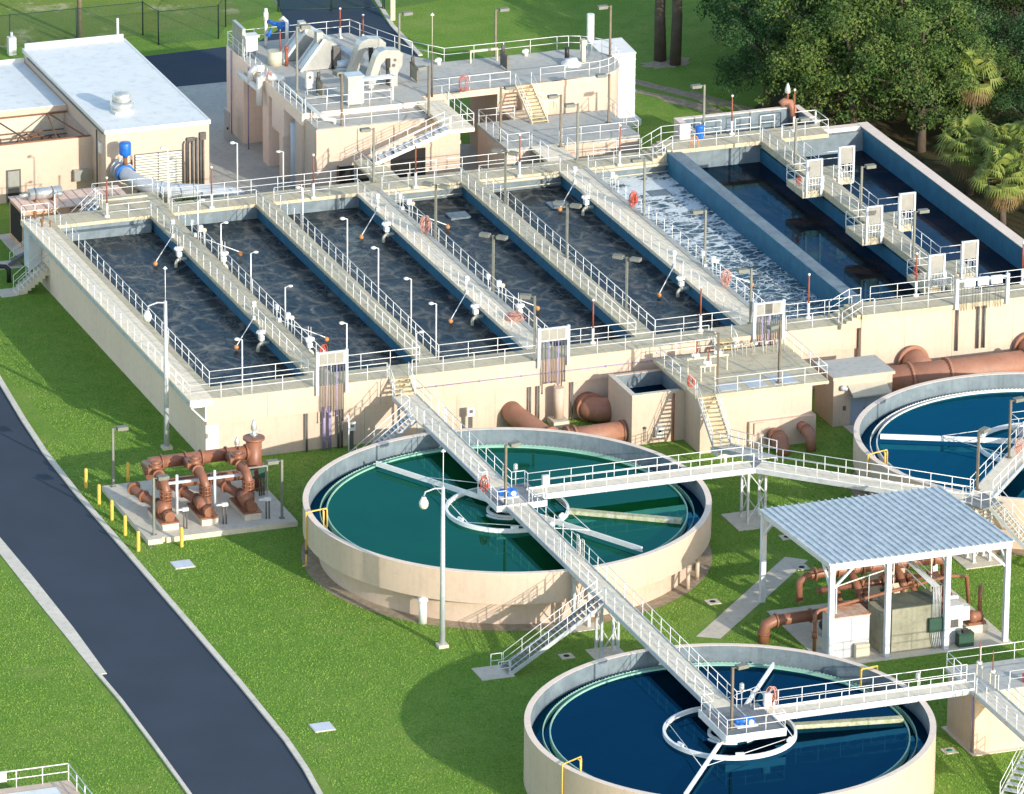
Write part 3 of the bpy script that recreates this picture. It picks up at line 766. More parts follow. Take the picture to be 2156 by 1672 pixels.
# valve stems -------------------------------------------------------------
VS = None
for i,(x,y,z,h,lab) in enumerate([
 (4.8,38.0,H,2.95,'red-brown valve stem at the back of the first lane'),(12.35,37.45,H,3.1,'red-brown valve stem at the back of the second lane'),
 (19.85,37.2,H,3.3,'red-brown valve stem at the back of the third lane'),(27.5,37.1,H,3.3,'red-brown valve stem at the back of the fourth lane'),
 (35.4,37.1,H,3.2,'red-brown valve stem at the back of the fifth lane'),(43.1,37.15,H,3.1,'red-brown valve stem at the back of the foaming lane'),
 (52.6,39.2,H2,3.0,'red-brown valve stem in front of the channel box'),(57.2,38.5,H2,3.2,'red-brown valve stem at the right end of the upper back deck'),
 (27.8,2.3,H,3.15,'red-brown valve stem at the front of the fourth lane'),(35.55,2.3,H,3.2,'red-brown valve stem at the front of the fifth lane'),
 (43.4,2.3,H,3.2,'red-brown valve stem at the front of the foaming lane'),(51.3,2.3,H2,3.1,'red-brown valve stem at the front of the first dark lane'),
 (59.2,2.3,H2,3.0,'red-brown valve stem at the front of the far right lane')]):
    if VS is None:
        VS = thing('valve_spindle', lab, 'valve stem', (0,0,0))
        MB().tube((0,0,.12),(0,0,1.1),.09,10).lathe((0,0,0),[(.2,0),(.2,.12),(.09,.18)],10).build('pedestal', M['white'], VS)
        MB().tube((0,0,1.1),(0,0,3.05),.055,8).build('rod', M['rod'], VS)
        MB().sphere((0,0,3.1),.1,8).build('cap', M['white'], VS)
        r = VS
    else: r = clone(VS, (x,y,z))
    r.location = (x,y,z); r.scale = (1,1,h/3.15); r['label'] = lab; r['group'] = 'valve stems along the basin decks'

# probes with orange floats -----------------------------------------------
FP = None
def floats(x, y, lab, flip=False):
    global FP
    if FP is None:
        FP = thing('float_probe', lab, 'float probe', (0,0,0))
        MB().tube((0,0,H+.1),(-2.05,-2.6,3.72),.035,6).build('arm', M['rail'], FP)
        MB().sphere((-2.1,-2.65,3.6),.17,12).build('float', M['orange'], FP)
        MB().box(-.1,.1,-.12,.12,H-.3,H+.25).build('bracket', M['galv'], FP)
        MB().tube((.06,.16,H-.1),(.06,.16,H+1.0),.03,6).box(-.06,.2,.06,.28,H+.85,H+1.2).build('transmitter', M['rail'], FP)
        r = FP
    else: r = clone(FP, (x,y,0))
    r.location = (x,y,0); r['label'] = lab; r['group'] = 'orange float probes of the lanes'
    if flip: r.rotation_euler = (0,0,math.radians(90))
for x,y,lab,f in [(7.85,32.4,'orange float on a thin arm in the first lane, rear',0),(7.85,14.3,'orange float on a thin arm in the first lane, front',0),
 (23.25,33.2,'orange float on a thin arm in the third lane, rear',0),(23.25,14.6,'orange float on a thin arm in the third lane, front',0),
 (38.6,34.4,'orange float on a thin arm in the fifth lane, rear',0),(38.6,15.0,'orange float on a thin arm in the fifth lane, front',0),
 (9.35,32.0,'orange float half hidden behind the first walkway railing, rear',1),(9.35,13.3,'orange float half hidden behind the first walkway railing, front',1),
 (25.0,32.8,'orange float behind the third walkway railing, rear',1),(25.0,14.6,'orange float behind the third walkway railing, front',1),
 (40.7,14.4,'orange float over the foaming lane',1)]:
    floats(x,y,lab,f)
# white valves with drop pipes ---------------------------------------------
VP = None
def valve(x, y, lab, flip=False):
    global VP
    if VP is None:
        VP = thing('drop_pipe_valve', lab, 'valve', (0,0,0))
        pts = [(0,0,H-.55),(-.45,0,H-.55)]+[(-.45-.33*math.sin(t),0,H-.88+.33*math.cos(t)) for t in (.3,.7,1.1,1.57)]+[(-.78,0,3.2)]
        MB().path(pts,.12,10).build('pipe', M['beige'], VP)
        MB().disc((-.5,0,H-.55),(1,0,0),.2,.08,12).build('flange', M['galv'], VP)
        MB().box(-.72,-.38,-.17,.17,H-.3,H+.02).box(-.8,-.3,-.12,.12,H+.12,H+.38).tube((-.55,0,H-.45),(-.55,0,H+.12),.09,8).sphere((-.8,0,H+.25),.13,8).build('actuator', M['white'], VP)
        MB().tube((-.5,-.1,H+.3),(-.5,-.1,H+1.15),.02,5).tube((-.62,.1,H+.3),(-.62,.1,H+1.15),.02,5).build('stem', M['rail'], VP)
        r = VP
    else: r = clone(VP, (x,y,0))
    r.location = (x,y,0); r['label'] = lab; r['group'] = 'white valves on the walkway sides'
    if flip: r.rotation_euler = (0,0,PI)
for x,y,lab,f in [(7.85,29.2,'white valve with bent drop pipe in the first lane, rear',0),(7.85,11.0,'white valve with bent drop pipe in the first lane, front',0),
 (23.25,29.6,'white valve with bent drop pipe in the third lane, rear',0),(23.25,11.3,'white valve with bent drop pipe in the third lane, front',0),
 (38.6,30.6,'white valve with bent drop pipe in the fifth lane, rear',0),(38.6,12.2,'white valve with bent drop pipe in the fifth lane, front',0),
 (9.35,27.2,'white valve on the right side of the first walkway, rear',1),(9.35,8.6,'white valve on the right side of the first walkway, front',1),
 (25.0,10.4,'white valve on the right side of the third walkway near the hose',1)]:
    valve(x,y,lab,f)
# actuator stands on the right rails
AS = None
for x,y,lab in [(9.2,30.2,'grey instrument stand on the first walkway, rear'),(9.2,11.0,'grey instrument stand on the first walkway, front'),
 (24.85,31.0,'instrument stand at the rear of the third walkway'),(24.85,12.6,'instrument stand beside the pink hose heap'),
 (40.55,32.0,'instrument stand by the foam at the rear'),(40.55,12.6,'instrument stand by the foam near the front')]:
    if AS is None:
        AS = thing('instrument_stand', lab, 'instrument', (0,0,0))
        MB().tube((0,0,0),(0,0,1.1),.04,6).tube((.25,0,0),(.25,0,.95),.035,6).build('post', M['galv'], AS)
        MB().box(-.15,.15,-.14,.14,1.0,1.4).build('housing', M['white'], AS)
        MB().disc((.25,-.1,1.05),(0,1,0),.16,.07,12).build('hand_wheel', M['beige'], AS)
        r = AS
    else: r = clone(AS, (x,y,H))
    r.location = (x,y,H); r['label'] = lab; r['group'] = 'instrument stands on the walkways'
# hose coils
def hose(name, c, lab, m_, flat=False, n=9, r=.5):
    mb = MB()
    for i in range(n if n < 6 else int(n*1.6)):
        rr = r*random.uniform(.15,1.05) if n >= 6 else r*random.uniform(.9,1.1); tl = random.uniform(-.5,.5); off = Vector((random.uniform(-.12,.12), random.uniform(-.1,.1), random.uniform(-.08,.08)))
        pts = []
        for k in range(18):
            t = 2*PI*k/18
            if flat: p = Vector((rr*math.cos(t)*1.25, rr*math.sin(t), .05+.03*i))
            else: p = Vector((rr*.62*math.cos(t)*math.cos(tl), rr*.62*math.cos(t)*math.sin(tl)+random.uniform(-.03,.03), rr*math.sin(t)*1.25-(.12*(1-rr/r) if n>=6 else 0)))
            pts.append(Vector(c)+off*(1 if not flat else .8)+p)
        mb.path(pts, .022, 5, closed=True)
    return tag(mb.build(name, M[m_]), lab, 'hose', 'hose coils about the plant')
hose('hose_coil', (24.75,27.3,H+.75), 'pink hose hung in a coil on the third walkway', 'hosepink', n=12)
hose('hose_coil', (24.5,8.6,H), 'pink hose heaped flat on the third walkway near the front', 'hosepink', True, 9, .62)
hose('hose_coil', (40.55,27.8,H+.75), 'bright red hose coil hung by the foaming lane', 'hose', n=14)
hose('hose_coil', (40.5,9.9,H+.75), 'pink hose coil hung near the front of the fifth walkway', 'hosepink', n=9)
hose('hose_coil', (9.9,5.6,H+.5), 'small red hose coil at the front end of the first walkway', 'hose', n=6, r=.3)
hose('hose_coil', (52.65,26.6,H2+.55), 'red hose coil on the rear gate platform', 'hose', n=6, r=.35)
hose('hose_coil', (52.7,5.6,H2+.6), 'red hose coil on the front gate platform', 'hose', n=6, r=.4)
hose('hose_coil', (49.0,37.3,H2+.3), 'orange hose ring hung on the upper back railing', 'orange', n=3, r=.45)
b = thing('bin', 'bright blue bin standing on the upper back deck', 'bin', (50.1,39.2,H2))
MB().lathe((50.1,39.2,H2),[(.26,0),(.33,.85)],14).build('body', M['blue'], b)
MB().lathe((50.1,39.2,H2),[(.36,.85),(.36,.93),(.001,.97)],14).build('lid', M['blue'], b)
o = MB().box(48.6,49.4,39.3,39.45,H2,H2+1.1); tag(o.build('sign_board', M['white']), 'blank pale board standing at the head of the upper back deck', 'board')

t = thing('air_valve','white bell air valve on a brown elbow at the corner of the channel box','air valve',(59.0,43.3,5.3))
MB().path([(59.0,43.0,4.2),(59.0,43.0,5.2),(58.9,43.3,5.7),(58.5,43.5,5.8),(58.2,43.5,5.6)],.28,12).build('elbow', M['bigpipe'], t)
MB().tube((58.7,43.4,5.9),(58.7,43.4,6.5),.08,8).build('riser', M['rod'], t); MB().lathe((58.7,43.4,6.5),[(.22,0),(.22,.25),(.1,.6),(.05,.75),(.001,.76)],12).build('bell', M['silver'], t)
# ------------------------------------------------------------------ round clarifiers
ZR = 3.75; ZD = 3.95; ZW = 2.92
C1 = (13.07,-21.22); C2 = (49.74,-21.59); C3 = (12.91,-59.61)
def arc_strip(c, r, z0, z1, n, a0, a1): pass
def clarifier(c, R, label, wmat, weir, arm_ang, drum=True, arm_len=None, trough=None):
    cx, cy = c; C = (cx,cy,0); t = thing('clarifier_tank', label, 'round tank', C)
    ri = R-.36
    MB().ring(C, ri, R, 1.72 if drum else 0, ZR, 128).build('rim_wall', M['wall'], t)
    MB().ring(C, ri-.012, R+.006, ZR-.012, ZR+.006, 128).build('coping', M['coping'], t)  # added ring that lightens the rim top through its colour
    MB().lathe(C, [(ri-.004,ZW-.52),(ri-.004,ZR-.02)], 128).build('inner_wall', M['tank'], t)
    if drum:
        MB().lathe(C, [(R-1.0,0),(R-1.0,1.75)], 128).build('drum_wall', M['wall'], t)
        MB().lathe(C, [(R-1.0,1.73),(R,1.73)], 128).build('overhang', M['wall'], t)
    rw = R-1.52
    MB().lathe(C, [(rw,ZW-.5),(ri,ZW-.5)], 96).build('launder_floor', M['tankshade'], t)
    mb = MB().ring(C, rw-.05, rw+.03, ZW-.5, ZW+.1, 128); wr = mb.build('weir_trough', M[weir], t)
    mb = MB(); n = 260
    for i in range(n):
        a = 2*PI*i/n
        mb.obox((cx+(rw+.42)*math.cos(a), cy+(rw+.42)*math.sin(a), ZW+.05), (.03,.07,.06), a)
    mb.ring(C, rw+.40, rw+.44, ZW-.3, ZW+.03, 128); mb.build('notched_weir', M['white'] if weir=='weirwhite' else M['weir'], t)
    MB().ring(C, 3.78, 3.95, ZW-.3, ZW+.26, 64).build('feed_well', M['armwhite'], t)
    mb = MB()
    for i in range(6):
        a = i*PI/3+.3; mb.obox((cx+3.7*math.cos(a), cy+3.7*math.sin(a), ZW+.3), (.5,.12,.16), a+PI/2)
    mb.build('baffle_tab', M['armwhite'], t)
    MB().ring(C, 1.15, 1.32, ZW-.1, ZW+.16, 40).ring(C,1.5,1.62,ZW-.1,ZW+.1,20,3.4,4.6).ring(C,1.5,1.62,ZW-.1,ZW+.1,20,5.0,6.0).build('inlet_ring', M['armwhite'], t)
    MB().tube((cx,cy,.5),(cx,cy,ZD-.35),.45,16).lathe((cx,cy,ZD-.75),[(.9,0),(.9,.25),(.4,.4)],20).build('centre_column', M['galv'], t)
    L = arm_len or R-1.75; ca, sa = math.cos(arm_ang), math.sin(arm_ang)
    for s in (1,-1):
        p0 = (cx+s*ca*.9, cy+s*sa*.9, ZW+.34); p1 = (cx+s*ca*L, cy+s*sa*L, ZW+.34)
        a = MB().beam(p0,p1,.10,.34).build('scum_arm', M['armwhite'], t)
        q = (cx+s*ca*L*.62, cy+s*sa*L*.62, ZW+.5)
        MB().tube(q,(cx-sa*3.8,cy+ca*3.8,ZW+.3),.025,5).tube(q,(cx+sa*3.8,cy-ca*3.8,ZW+.3),.025,5).build('brace_cable', M['rail'], a)
    if trough:
        a0, r0, a1, r1 = trough
        MB().beam((cx+r0*math.cos(a0),cy+r0*math.sin(a0),ZW+.1),(cx+r1*math.cos(a1),cy+r1*math.sin(a1),ZW+.1),.5,.3).build('scum_trough', M['algae'], t)
    struct('water', MB().lathe(C, [(rw,ZW),(.01,ZW)], 96, smooth=False), M[wmat])
    struct('water', MB().lathe(C, [(ri-.01,ZW-.3),(rw+.05,ZW-.3)], 96, smooth=False), M['waterblue'])
    if drum: struct('bare_strip', MB().lathe(C, [(R+.1,.010),(R-1.05,.010)], 96, smooth=False), M['dirt'])
    return t
t1 = clarifier(C1, 12.97, 'round clarifier tank of green water with the white scum arm', 'watergreen', 'weir', math.atan2(10.35,-5.63), trough=(-.42,3.9,-.52,11.2))
t3 = clarifier(C3, 12.08, 'round clarifier tank of deep blue water in the foreground', 'waterblue', 'weir', math.atan2(8.4,6.2), drum=False, trough=(-.09,3.9,-.14,10.5))
t2 = clarifier(C2, 12.0, 'round clarifier tank of lighter blue water at the right edge', 'watermid', 'weirwhite', math.atan2(4.3,-9.3))
MB().ring((C3[0],C3[1],0),12.081,12.09,.0,.35,96).build('base_band', M['wall'], t3)

def yellow_pipe(c, R, ang, lab):
    ca, sa = math.cos(ang), math.sin(ang); P = lambda r, z, o=0: (c[0]+r*ca-o*sa, c[1]+r*sa+o*ca, z)
    t = thing('yellow_pipe', lab, 'pipe', P(R+.15,0))
    MB().path([P(R+.1,1.2),P(R+.1,ZR+.2),P(R-1.2,ZR+.35),P(R-1.25,ZR+.2),P(R-1.25,ZW-.1)],.055,8).path([P(R-.95,ZR+.3),P(R-.95,ZR+.3,.35),P(R-.95,ZW,.35)],.05,8).build('pipe', M['yellow'], t)
    MB().tube(P(R+.1,.35),P(R+.1,1.2),.05,8).path([P(R+.1,.4),P(R+.35,.3)],.05,8).build('tail', M['yellow'], t)
    MB().box(P(R+.1,0)[0]-.1,P(R+.1,0)[0]+.1,P(R+.1,0)[1]-.1,P(R+.1,0)[1]+.1,1.15,1.4).build('valve', M['conduit'], t)
yellow_pipe(C1,12.97,math.radians(174),'yellow pipe hooked over the left rim of the green tank')
yellow_pipe(C3,12.08,math.radians(195.5),'yellow pipe hooked over the left rim of the foreground blue tank')
yellow_pipe(C2,12.0,math.radians(181),'yellow pipe hooked over the left rim of the right edge tank')
yellow_pipe(C3,12.08,math.radians(22),'yellow pipe seen through the railing of the bridge over the foreground tank')
o = MB().tube((4.1,-30.55,0),(4.1,-30.55,1.55),.26,18).lathe((4.1,-30.55,1.5),[(.34,0),(.34,.07),(.3,.1),(.3,.2),(.01,.22)],18)
tag(o.build('stub_pipe', M['white']), 'white capped stub pipe at the foot of the green tank', 'pipe')
for x,y,l in ((21.75,-30.6,'left of two cream stub posts beside the right foot of the green tank'),(22.9,-29.3,'right of two cream stub posts beside the right foot of the green tank')):
    o = MB().tube((x,y,0),(x,y,1.5),.13,12).tube((x,y,1.5),(x,y,1.7),.2,12).tube((x,y,1.6),(x-.5,y+.6,1.6),.1,8); tag(o.build('stub_post', M['wall']), l, 'pipe')

# ------------------------------------------------------------------ footbridges over the tanks
BX = 13.1
t, d, rt = bridge('footbridge', 'long grey footbridge from the basin across the green tank to the foreground tank', (BX,-7.4,ZD), (BX,-61.2,ZD), 1.45)
for x0 in (BX-.7,):
    rail(t, [(x0,-7.4,ZD),(x0,-19.2,ZD)], drop=.15); rail(t, [(x0,-22.6,ZD),(x0,-38.9,ZD)], drop=.15); rail(t, [(x0,-40.5,ZD),(x0,-58.2,ZD)], drop=.15)
rail(t, [(BX+.7,-7.4,ZD),(BX+.7,-20.0,ZD),(BX+1.6,-20.0,ZD),(BX+1.6,-20.5,ZD)], drop=.15); rail(t, [(BX+.7,-23.2,ZD),(BX+.7,-58.4,ZD),(BX+1.6,-58.4,ZD),(BX+1.6,-58.9,ZD)], drop=.15)
# platforms over the tank centres
MB().box(BX-1.35,BX+2.0,-23.0,-19.4,ZD-.08,ZD-.01).build('platform', M['grate'], t)
MB().box(BX-1.4,BX+2.0,-23.04,-23.0,ZD-.3,ZD+.1).box(BX-1.4,BX-1.36,-23.0,-19.4,ZD-.3,ZD+.1).build('fascia', M['rail'], t)
rail(t, [(BX-.7,-19.4,ZD),(BX-1.35,-19.4,ZD),(BX-1.35,-23,ZD),(BX-.75,-23,ZD)], sp=1.1); rail(t, [(BX+2,-22.9,ZD),(BX+1.0,-23.0,ZD)], sp=1.1)
MB().box(BX-1.5,BX+2.2,-62.3,-58.0,ZD-.08,ZD+.012).build('platform', M['grate'], t)
MB().box(BX-1.55,BX+2.25,-62.36,-62.3,ZD-.36,ZD+.12).box(BX-1.56,BX-1.5,-62.3,-58.0,ZD-.36,ZD+.12).box(BX+2.2,BX+2.25,-62.3,-60.4,ZD-.36,ZD+.12).build('fascia', M['rail'], t)
rail(t, [(BX-.7,-58.2,ZD),(BX-1.45,-58.2,ZD),(BX-1.45,-62.25,ZD),(BX+2.2,-62.25,ZD),(BX+2.2,-60.45,ZD)], sp=1.25)
# trestles carrying it
def trestle(cx, cy, wx, wy, z, slab, par):
    mb = MB(); q = [(cx-wx,cy-wy),(cx+wx,cy-wy),(cx+wx,cy+wy),(cx-wx,cy+wy)]
    for x,y in q: mb.box(x-.075,x+.075,y-.075,y+.075,0,z)
    for (a,b),(c_,d_) in ((q[0],q[1]),(q[3],q[2]),(q[0],q[3]),(q[1],q[2])): pass
    for i in range(4):
        a = q[i]; b = q[(i+1)%4]
        mb.beam((a[0],a[1],.3),(b[0],b[1],z*.55),.06,.06).beam((b[0],b[1],z*.55),(a[0],a[1],z-.1),.06,.06)
    o = mb.build('trestle', M['galv'], par)
    mb = MB().box(cx-wx-slab,cx+wx+slab,cy-wy-slab,cy+wy+slab,-.02,.06)
    for x,y in q: mb.box(x-.16,x+.16,y-.16,y+.16,.06,.085)
    mb.build('footing', M['concrete'], par)
trestle(BX,-39.0,.55,.45,ZD-.25,.5,t)
MB().box(BX-.6,BX-.4,-34.6,-34.4,0,ZD-.3).box(BX+.4,BX+.6,-34.6,-34.4,0,ZD-.3).beam((BX-.5,-34.5,.4),(BX+.5,-34.5,ZD-.4),.07,.07).beam((BX+.5,-34.5,.4),(BX-.5,-34.5,ZD-.4),.07,.07).build('trestle', M['galv'], t)
MB().box(BX-1.1,BX+1.1,-35.1,-34.0,-.02,.055).build('footing', M['concrete'], t)
o = MB()
for y in (-32.0,-32.9):
    for x in (BX-.62,BX+.62): o.path([(x,y,ZD),(x,y,ZD+1.3),(x,y-.35,ZD+1.3),(x,y-.35,ZD)],.025,6)
o.build('grab_rail', M['rail'], t)
# landing between the two flights by the basin
t = thing('stair_landing', 'grey landing where the basin stairs meet the footbridge', 'landing', (BX,-4.5,0))
ZL = 3.78
MB().box(12.35,13.95,-7.38,-1.3,ZL-.1,ZL).build('deck', M['bridgedeck'], t)
MB().box(12.3,12.35,-4.8,-1.3,ZL-.28,ZL+.06).box(13.95,14.0,-7.38,-1.3,ZL-.28,ZL+.06).build('girder', M['galv'], t)
MB().box(12.4,12.55,-7.2,-7.05,0,ZL-.1).box(13.75,13.9,-7.2,-7.05,0,ZL-.1).box(12.4,12.55,-2.2,-2.05,0,ZL-.1).box(13.75,13.9,-2.2,-2.05,0,ZL-.1).beam((12.5,-7.1,.2),(13.8,-7.1,ZL-.3),.06,.06).build('leg', M['galv'], t)
rail(t, [(13.95,-1.3,ZL),(13.95,-7.3,ZL)], sp=1.5, drop=.2); rail(t, [(12.35,-1.3,ZL),(12.35,-4.6,ZL)], sp=1.5, drop=.2); rail(t, [(12.35,-6.1,ZL),(12.35,-7.3,ZL)], sp=1.2)
stairs('staircase','short yellow-treaded flight from the basin front deck down to the landing',(13.2,-1.3,ZL),(13.35,.36,H),1.35,tread=M['tread'])
stairs('staircase','open grey flight running down left behind the green tank',(7.3,-5.3,0),(12.32,-5.3,ZL),1.2,tread=M['galv'])
# flight down beside the lamp on the lawn
s3 = stairs('staircase','wide grey flight in front of the green tank down to a lawn slab',(6.2,-39.7,.02),(12.38,-39.7,ZD),1.35,tread=M['grate'])
MB().box(4.4,6.5,-40.6,-38.6,-.02,.05).build('slab', M['concrete'], s3)
rail(s3, [(6.2,-40.37,.05),(5.5,-40.37,.05)], sp=.7, h=.95); rail(s3, [(6.2,-39.03,.05),(5.5,-39.03,.05)], sp=.7, h=.95)

# bridge running right from the green tank, with its bend
t, d, rt = bridge('footbridge', 'grey footbridge from the green tank to its bend above four legs', (BX+1.5,-21.25,ZD), (29.9,-21.25,ZD), 1.4)
rail(t, [(BX+1.6,-20.55,ZD),(29.4,-20.55,ZD)], drop=.15, toe=.1); rail(t, [(BX+2.1,-21.95,ZD),(29.6,-21.95,ZD)], drop=.3, toe=.1)
MB().prism([(29.9,-20.55),(29.6,-21.95),(30.55,-20.9),(31.0,-20.4)], ZD-.06, ZD-.004).build('platform', M['grate'], t)
trestle(30.1,-20.85,.6,.55,ZD-.3,1.0,t)
MB().box(25.9,26.05,-21.4,-21.1,0,ZD-.25).build('support_post', M['galv'], t)
t, d, rt = bridge('footbridge', 'grey footbridge slanting from the bend behind the metal roof', (30.15,-21.35,ZD), (40.9,-31.6,ZD), 1.4)
for s in (-1,1):
    o_ = rt*s*.7; rail(t, [Vector((30.15,-21.35,ZD))+o_, Vector((40.6,-31.3,ZD))+o_], drop=.25, toe=.1)
MB().box(36.4,36.6,-27.4,-27.2,0,ZD-.25).build('support_post', M['galv'], t)
MB().box(36.0,37.0,-27.8,-26.8,-.02,.06).build('footing', M['concrete'], t)
t, d, rt = bridge('footbridge', 'grey footbridge rising out over the right edge tank', (41.3,-31.3,ZD), (49.6,-21.9,ZD), 1.5)
for s in (-1,1):
    o_ = rt*s*.75; rail(t, [Vector((41.6,-30.9,ZD))+o_, Vector((49.0,-22.6,ZD))+o_], drop=.2)
MB().prism([(39.8,-31.3),(40.7,-33.2),(42.4,-32.6),(41.9,-30.6)], ZD-.1, ZD-.002).build('platform', M['grate'], t)
rail(t, [(40.0,-31.6,ZD),(40.6,-33.1,ZD),(41.3,-33.0,ZD)], sp=.9)
trestle(41.1,-31.9,.55,.5,ZD-.2,.9,t)
MB().box(48.3,51.0,-23.0,-20.3,ZD-.08,ZD-.003).build('platform', M['grate'], t)
rail(t, [(48.3,-21.6,ZD),(48.3,-20.3,ZD),(51,-20.3,ZD)], sp=1.2)
stairs('staircase','pale flight beside the right edge tank down to the lawn',(44.6,-35.6,.02),(41.75,-32.5,ZD),1.3,tread=M['beige'])
# bridge from the foreground tank to the block at right
t, d, rt = bridge('footbridge', 'grey footbridge from the foreground tank to the cream block', (BX+2.2,-59.65,ZD), (28.2,-59.65,ZD), 1.4)
rail(t, [(BX+1.6,-58.95,ZD),(28.3,-58.95,ZD)], drop=.15, toe=.1); rail(t, [(BX+2.3,-60.35,ZD),(28.2,-60.35,ZD)], drop=.3, toe=.1)
# cream block
t = thing('chamber_block', 'cream concrete chamber block with gate stems at the lower right edge', 'concrete block', (31,-59,0))
MB().box(28.1,40,-60.78,-56.75,0,ZD-.22).build('wall', M['wall'], t)
MB().box(27.95,40,-60.85,-56.65,ZD-.22,ZD-.005).build('roof_slab', M['deckgrey'], t)
MB().box(27.9,40.2,-61.1,-56.4,-.02,.05).build('footing', M['concrete'], t)
rail(t, [(28.0,-56.7,ZD),(39,-56.7,ZD)], sp=2.1, drop=.2); rail(t, [(28.0,-58.8,ZD),(28.0,-56.7,ZD)], sp=1.0); rail(t, [(30.3,-60.75,ZD),(39,-60.75,ZD)], sp=1.5, drop=.2)
o = MB().tube((28.05,-60.5,0),(28.05,-60.5,ZD),.05,6); o.build('drop_pipe', M['purple'], t)
for i,(x,y) in enumerate(((29.3,-58.6),(29.5,-60.1))):
    g = thing('gate_spindle', ['white gate stem frame on the cream block, rear','white gate stem frame on the cream block, front'][i], 'gate', (x,y,ZD), 'gate stems on the cream block')
    MB().box(x-.06,x,y-.4,y-.32,ZD,ZD+.75).box(x-.06,x,y+.32,y+.4,ZD,ZD+.75).box(x-.08,x+.02,y-.42,y+.42,ZD+.75,ZD+.85).build('frame', M['beige'], g)
    MB().tube((x-.03,y,ZD+.85),(x-.03,y,ZD+1.0),.16,10).build('operator', M['white'], g)
    MB().tube((x-.03,y,ZD+1.0),(x-.03,y,ZD+2.25),.035,6).build('stem', M['rod'], g)
o = MB().lathe((31.6,-60.2,ZD),[(.2,0),(.24,.5),(.22,.5),(.19,.04)],14); b_ = thing('bucket','red plastic bucket on the cream block','bucket',(31.6,-60.2,ZD)); o.build('body', M['red'], b_)
MB().path([(31.37,-60.2,ZD+.48),(31.5,-60.3,ZD+.62),(31.7,-60.3,ZD+.62),(31.83,-60.2,ZD+.48)],.012,5).build('handle', M['conduit'], b_)
t, d, rt = bridge('footbridge', 'grey footbridge leaving the cream block at the lower right corner', (28.75,-60.9,ZD), (28.75,-75,ZD), 1.45)
for s in (-.7,.7): rail(t, [(28.75+s,-61.0,ZD),(28.75+s,-74,ZD)], drop=.2)
stairs('staircase','small railed flight cut by the lower right corner',(27.2,-67.8,0),(29.9,-65.2,1.6),1.1,tread=M['galv'])

# drives, lamps, hose rings, meters on the tank platforms
def drive(c, lab):
    t = thing('tank_drive', lab, 'drive motor', (c[0],c[1],ZD))
    x, y = c
    MB().tube((x-.55,y,ZD+.3),(x+.25,y,ZD+.3),.24,14).box(x-.15,x+.45,y-.25,y+.25,ZD,ZD+.45).sphere((x-.55,y,ZD+.3),.2,10).build('motor', M['blue'], t)
    MB().box(x-.7,x+.6,y-.4,y+.4,ZD,ZD+.05).tube((x+.2,y-.35,ZD+.25),(x+.2,y-.2,ZD+.25),.17,12).build('gearbox', M['rail'], t)
drive((BX+.05,-21.3),'blue drive motor on the green tank platform'); drive((BX+.3,-60.9),'blue drive motor on the foreground tank platform')
box_lamp((12.4,-22.7,ZD),4.1,'bronze lamp post on the green tank platform',math.radians(10),'one','lampbrown')
box_lamp((12.35,-61.2,ZD),3.95,'bronze lamp post on the foreground tank platform',math.radians(10),'one','lampbrown')
box_lamp((46.0,-25.3,ZD),4.0,'bronze lamp post on the footbridge over the right edge tank',math.radians(10),'one','lampbrown')
box_lamp((41.7,-30.0,ZD),4.0,'bronze lamp post at the landing by the right edge tank',math.radians(35),'one','lampbrown')
hose('hose_coil',(BX-1.3,-20.6,ZD+.75),'red hose coil hung on the railing of the green tank platform','hose',n=7,r=.4)
hose('hose_coil',(BX+2.6,-59.1,ZD+.8),'pink hose coil hung on the railing above the foreground tank','hosepink',n=9,r=.55)
hose('hose_coil',(46.5,-25.6,ZD+.75),'red hose coil hung on the footbridge over the right edge tank','hosepink',n=7,r=.45)
def meter(p, lab, big=False):
    t = thing('meter_post', lab, 'instrument', p); x,y,z = p
    MB().tube(p,(x,y,z+1.1),.035,6).build('post', M['galv'], t)
    if big: MB().box(x-.22,x+.22,y-.14,y+.14,z+.75,z+1.5).build('cabinet', M['white'], t)
    else: MB().tube((x,y,z+1.05),(x,y,z+1.4),.14,12).sphere((x,y,z+1.4),.15,10).build('head', M['silver'], t)
meter((BX+1.05,-19.8,ZD),'round silver meter head beyond the green tank platform')
meter((BX+2.15,-22.3,ZD),'white cabinet at the corner of the green tank platform',True)
meter((BX+1.05,-58.3,ZD),'silver meter head at the corner of the foreground tank platform')
meter((BX+1.9,-60.2,ZD),'pale grey cabinet under the pink hose on the foreground platform',True)
meter((24.6,-60.2,ZD),'white cone meter on the bridge railing near the cream block')

# tall street lamps on the lawn
def tall_lamp(x, y, h, lab, ang, spike):
    t = thing('street_lamp', lab, 'street lamp', (x,y,0), 'tall galvanised street lamps')
    MB().box(x-.32,x+.32,y-.32,y+.32,0,.22).build('footing', M['concrete'], t)
    MB().path([(x,y,.2),(x,y,h*.5),(x,y,h)],.17,14,rs=[.19,.15,.11]).build('pole', M['galv'], t)
    c_, s_ = math.cos(ang), math.sin(ang)
    MB().path([(x,y,h-.12),(x+.55*c_,y+.55*s_,h-.05),(x+1.15*c_,y+1.15*s_,h-.2),(x+1.25*c_,y+1.25*s_,h-.5)],.05,8).build('arm', M['galv'], t)
    hx, hy = x+1.25*c_, y+1.25*s_
    hd = MB().lathe((hx,hy,h-1.25),[(.12,.75),(.18,.6),(.28,.42),(.29,.3)],16).build('lamp_head', M['rail'], t)
    MB().lathe((hx,hy,h-1.25),[(.29,.3),(.28,.15),(.2,0),(.001,-.03)],16).build('globe', M['glass'], hd)
    MB().tube((x,y,h),(x,y,h+spike),.025,6).lathe((x,y,h+spike),[(.16,-.05),(.001,.12)],8).build('lightning_rod', M['rail'], t)
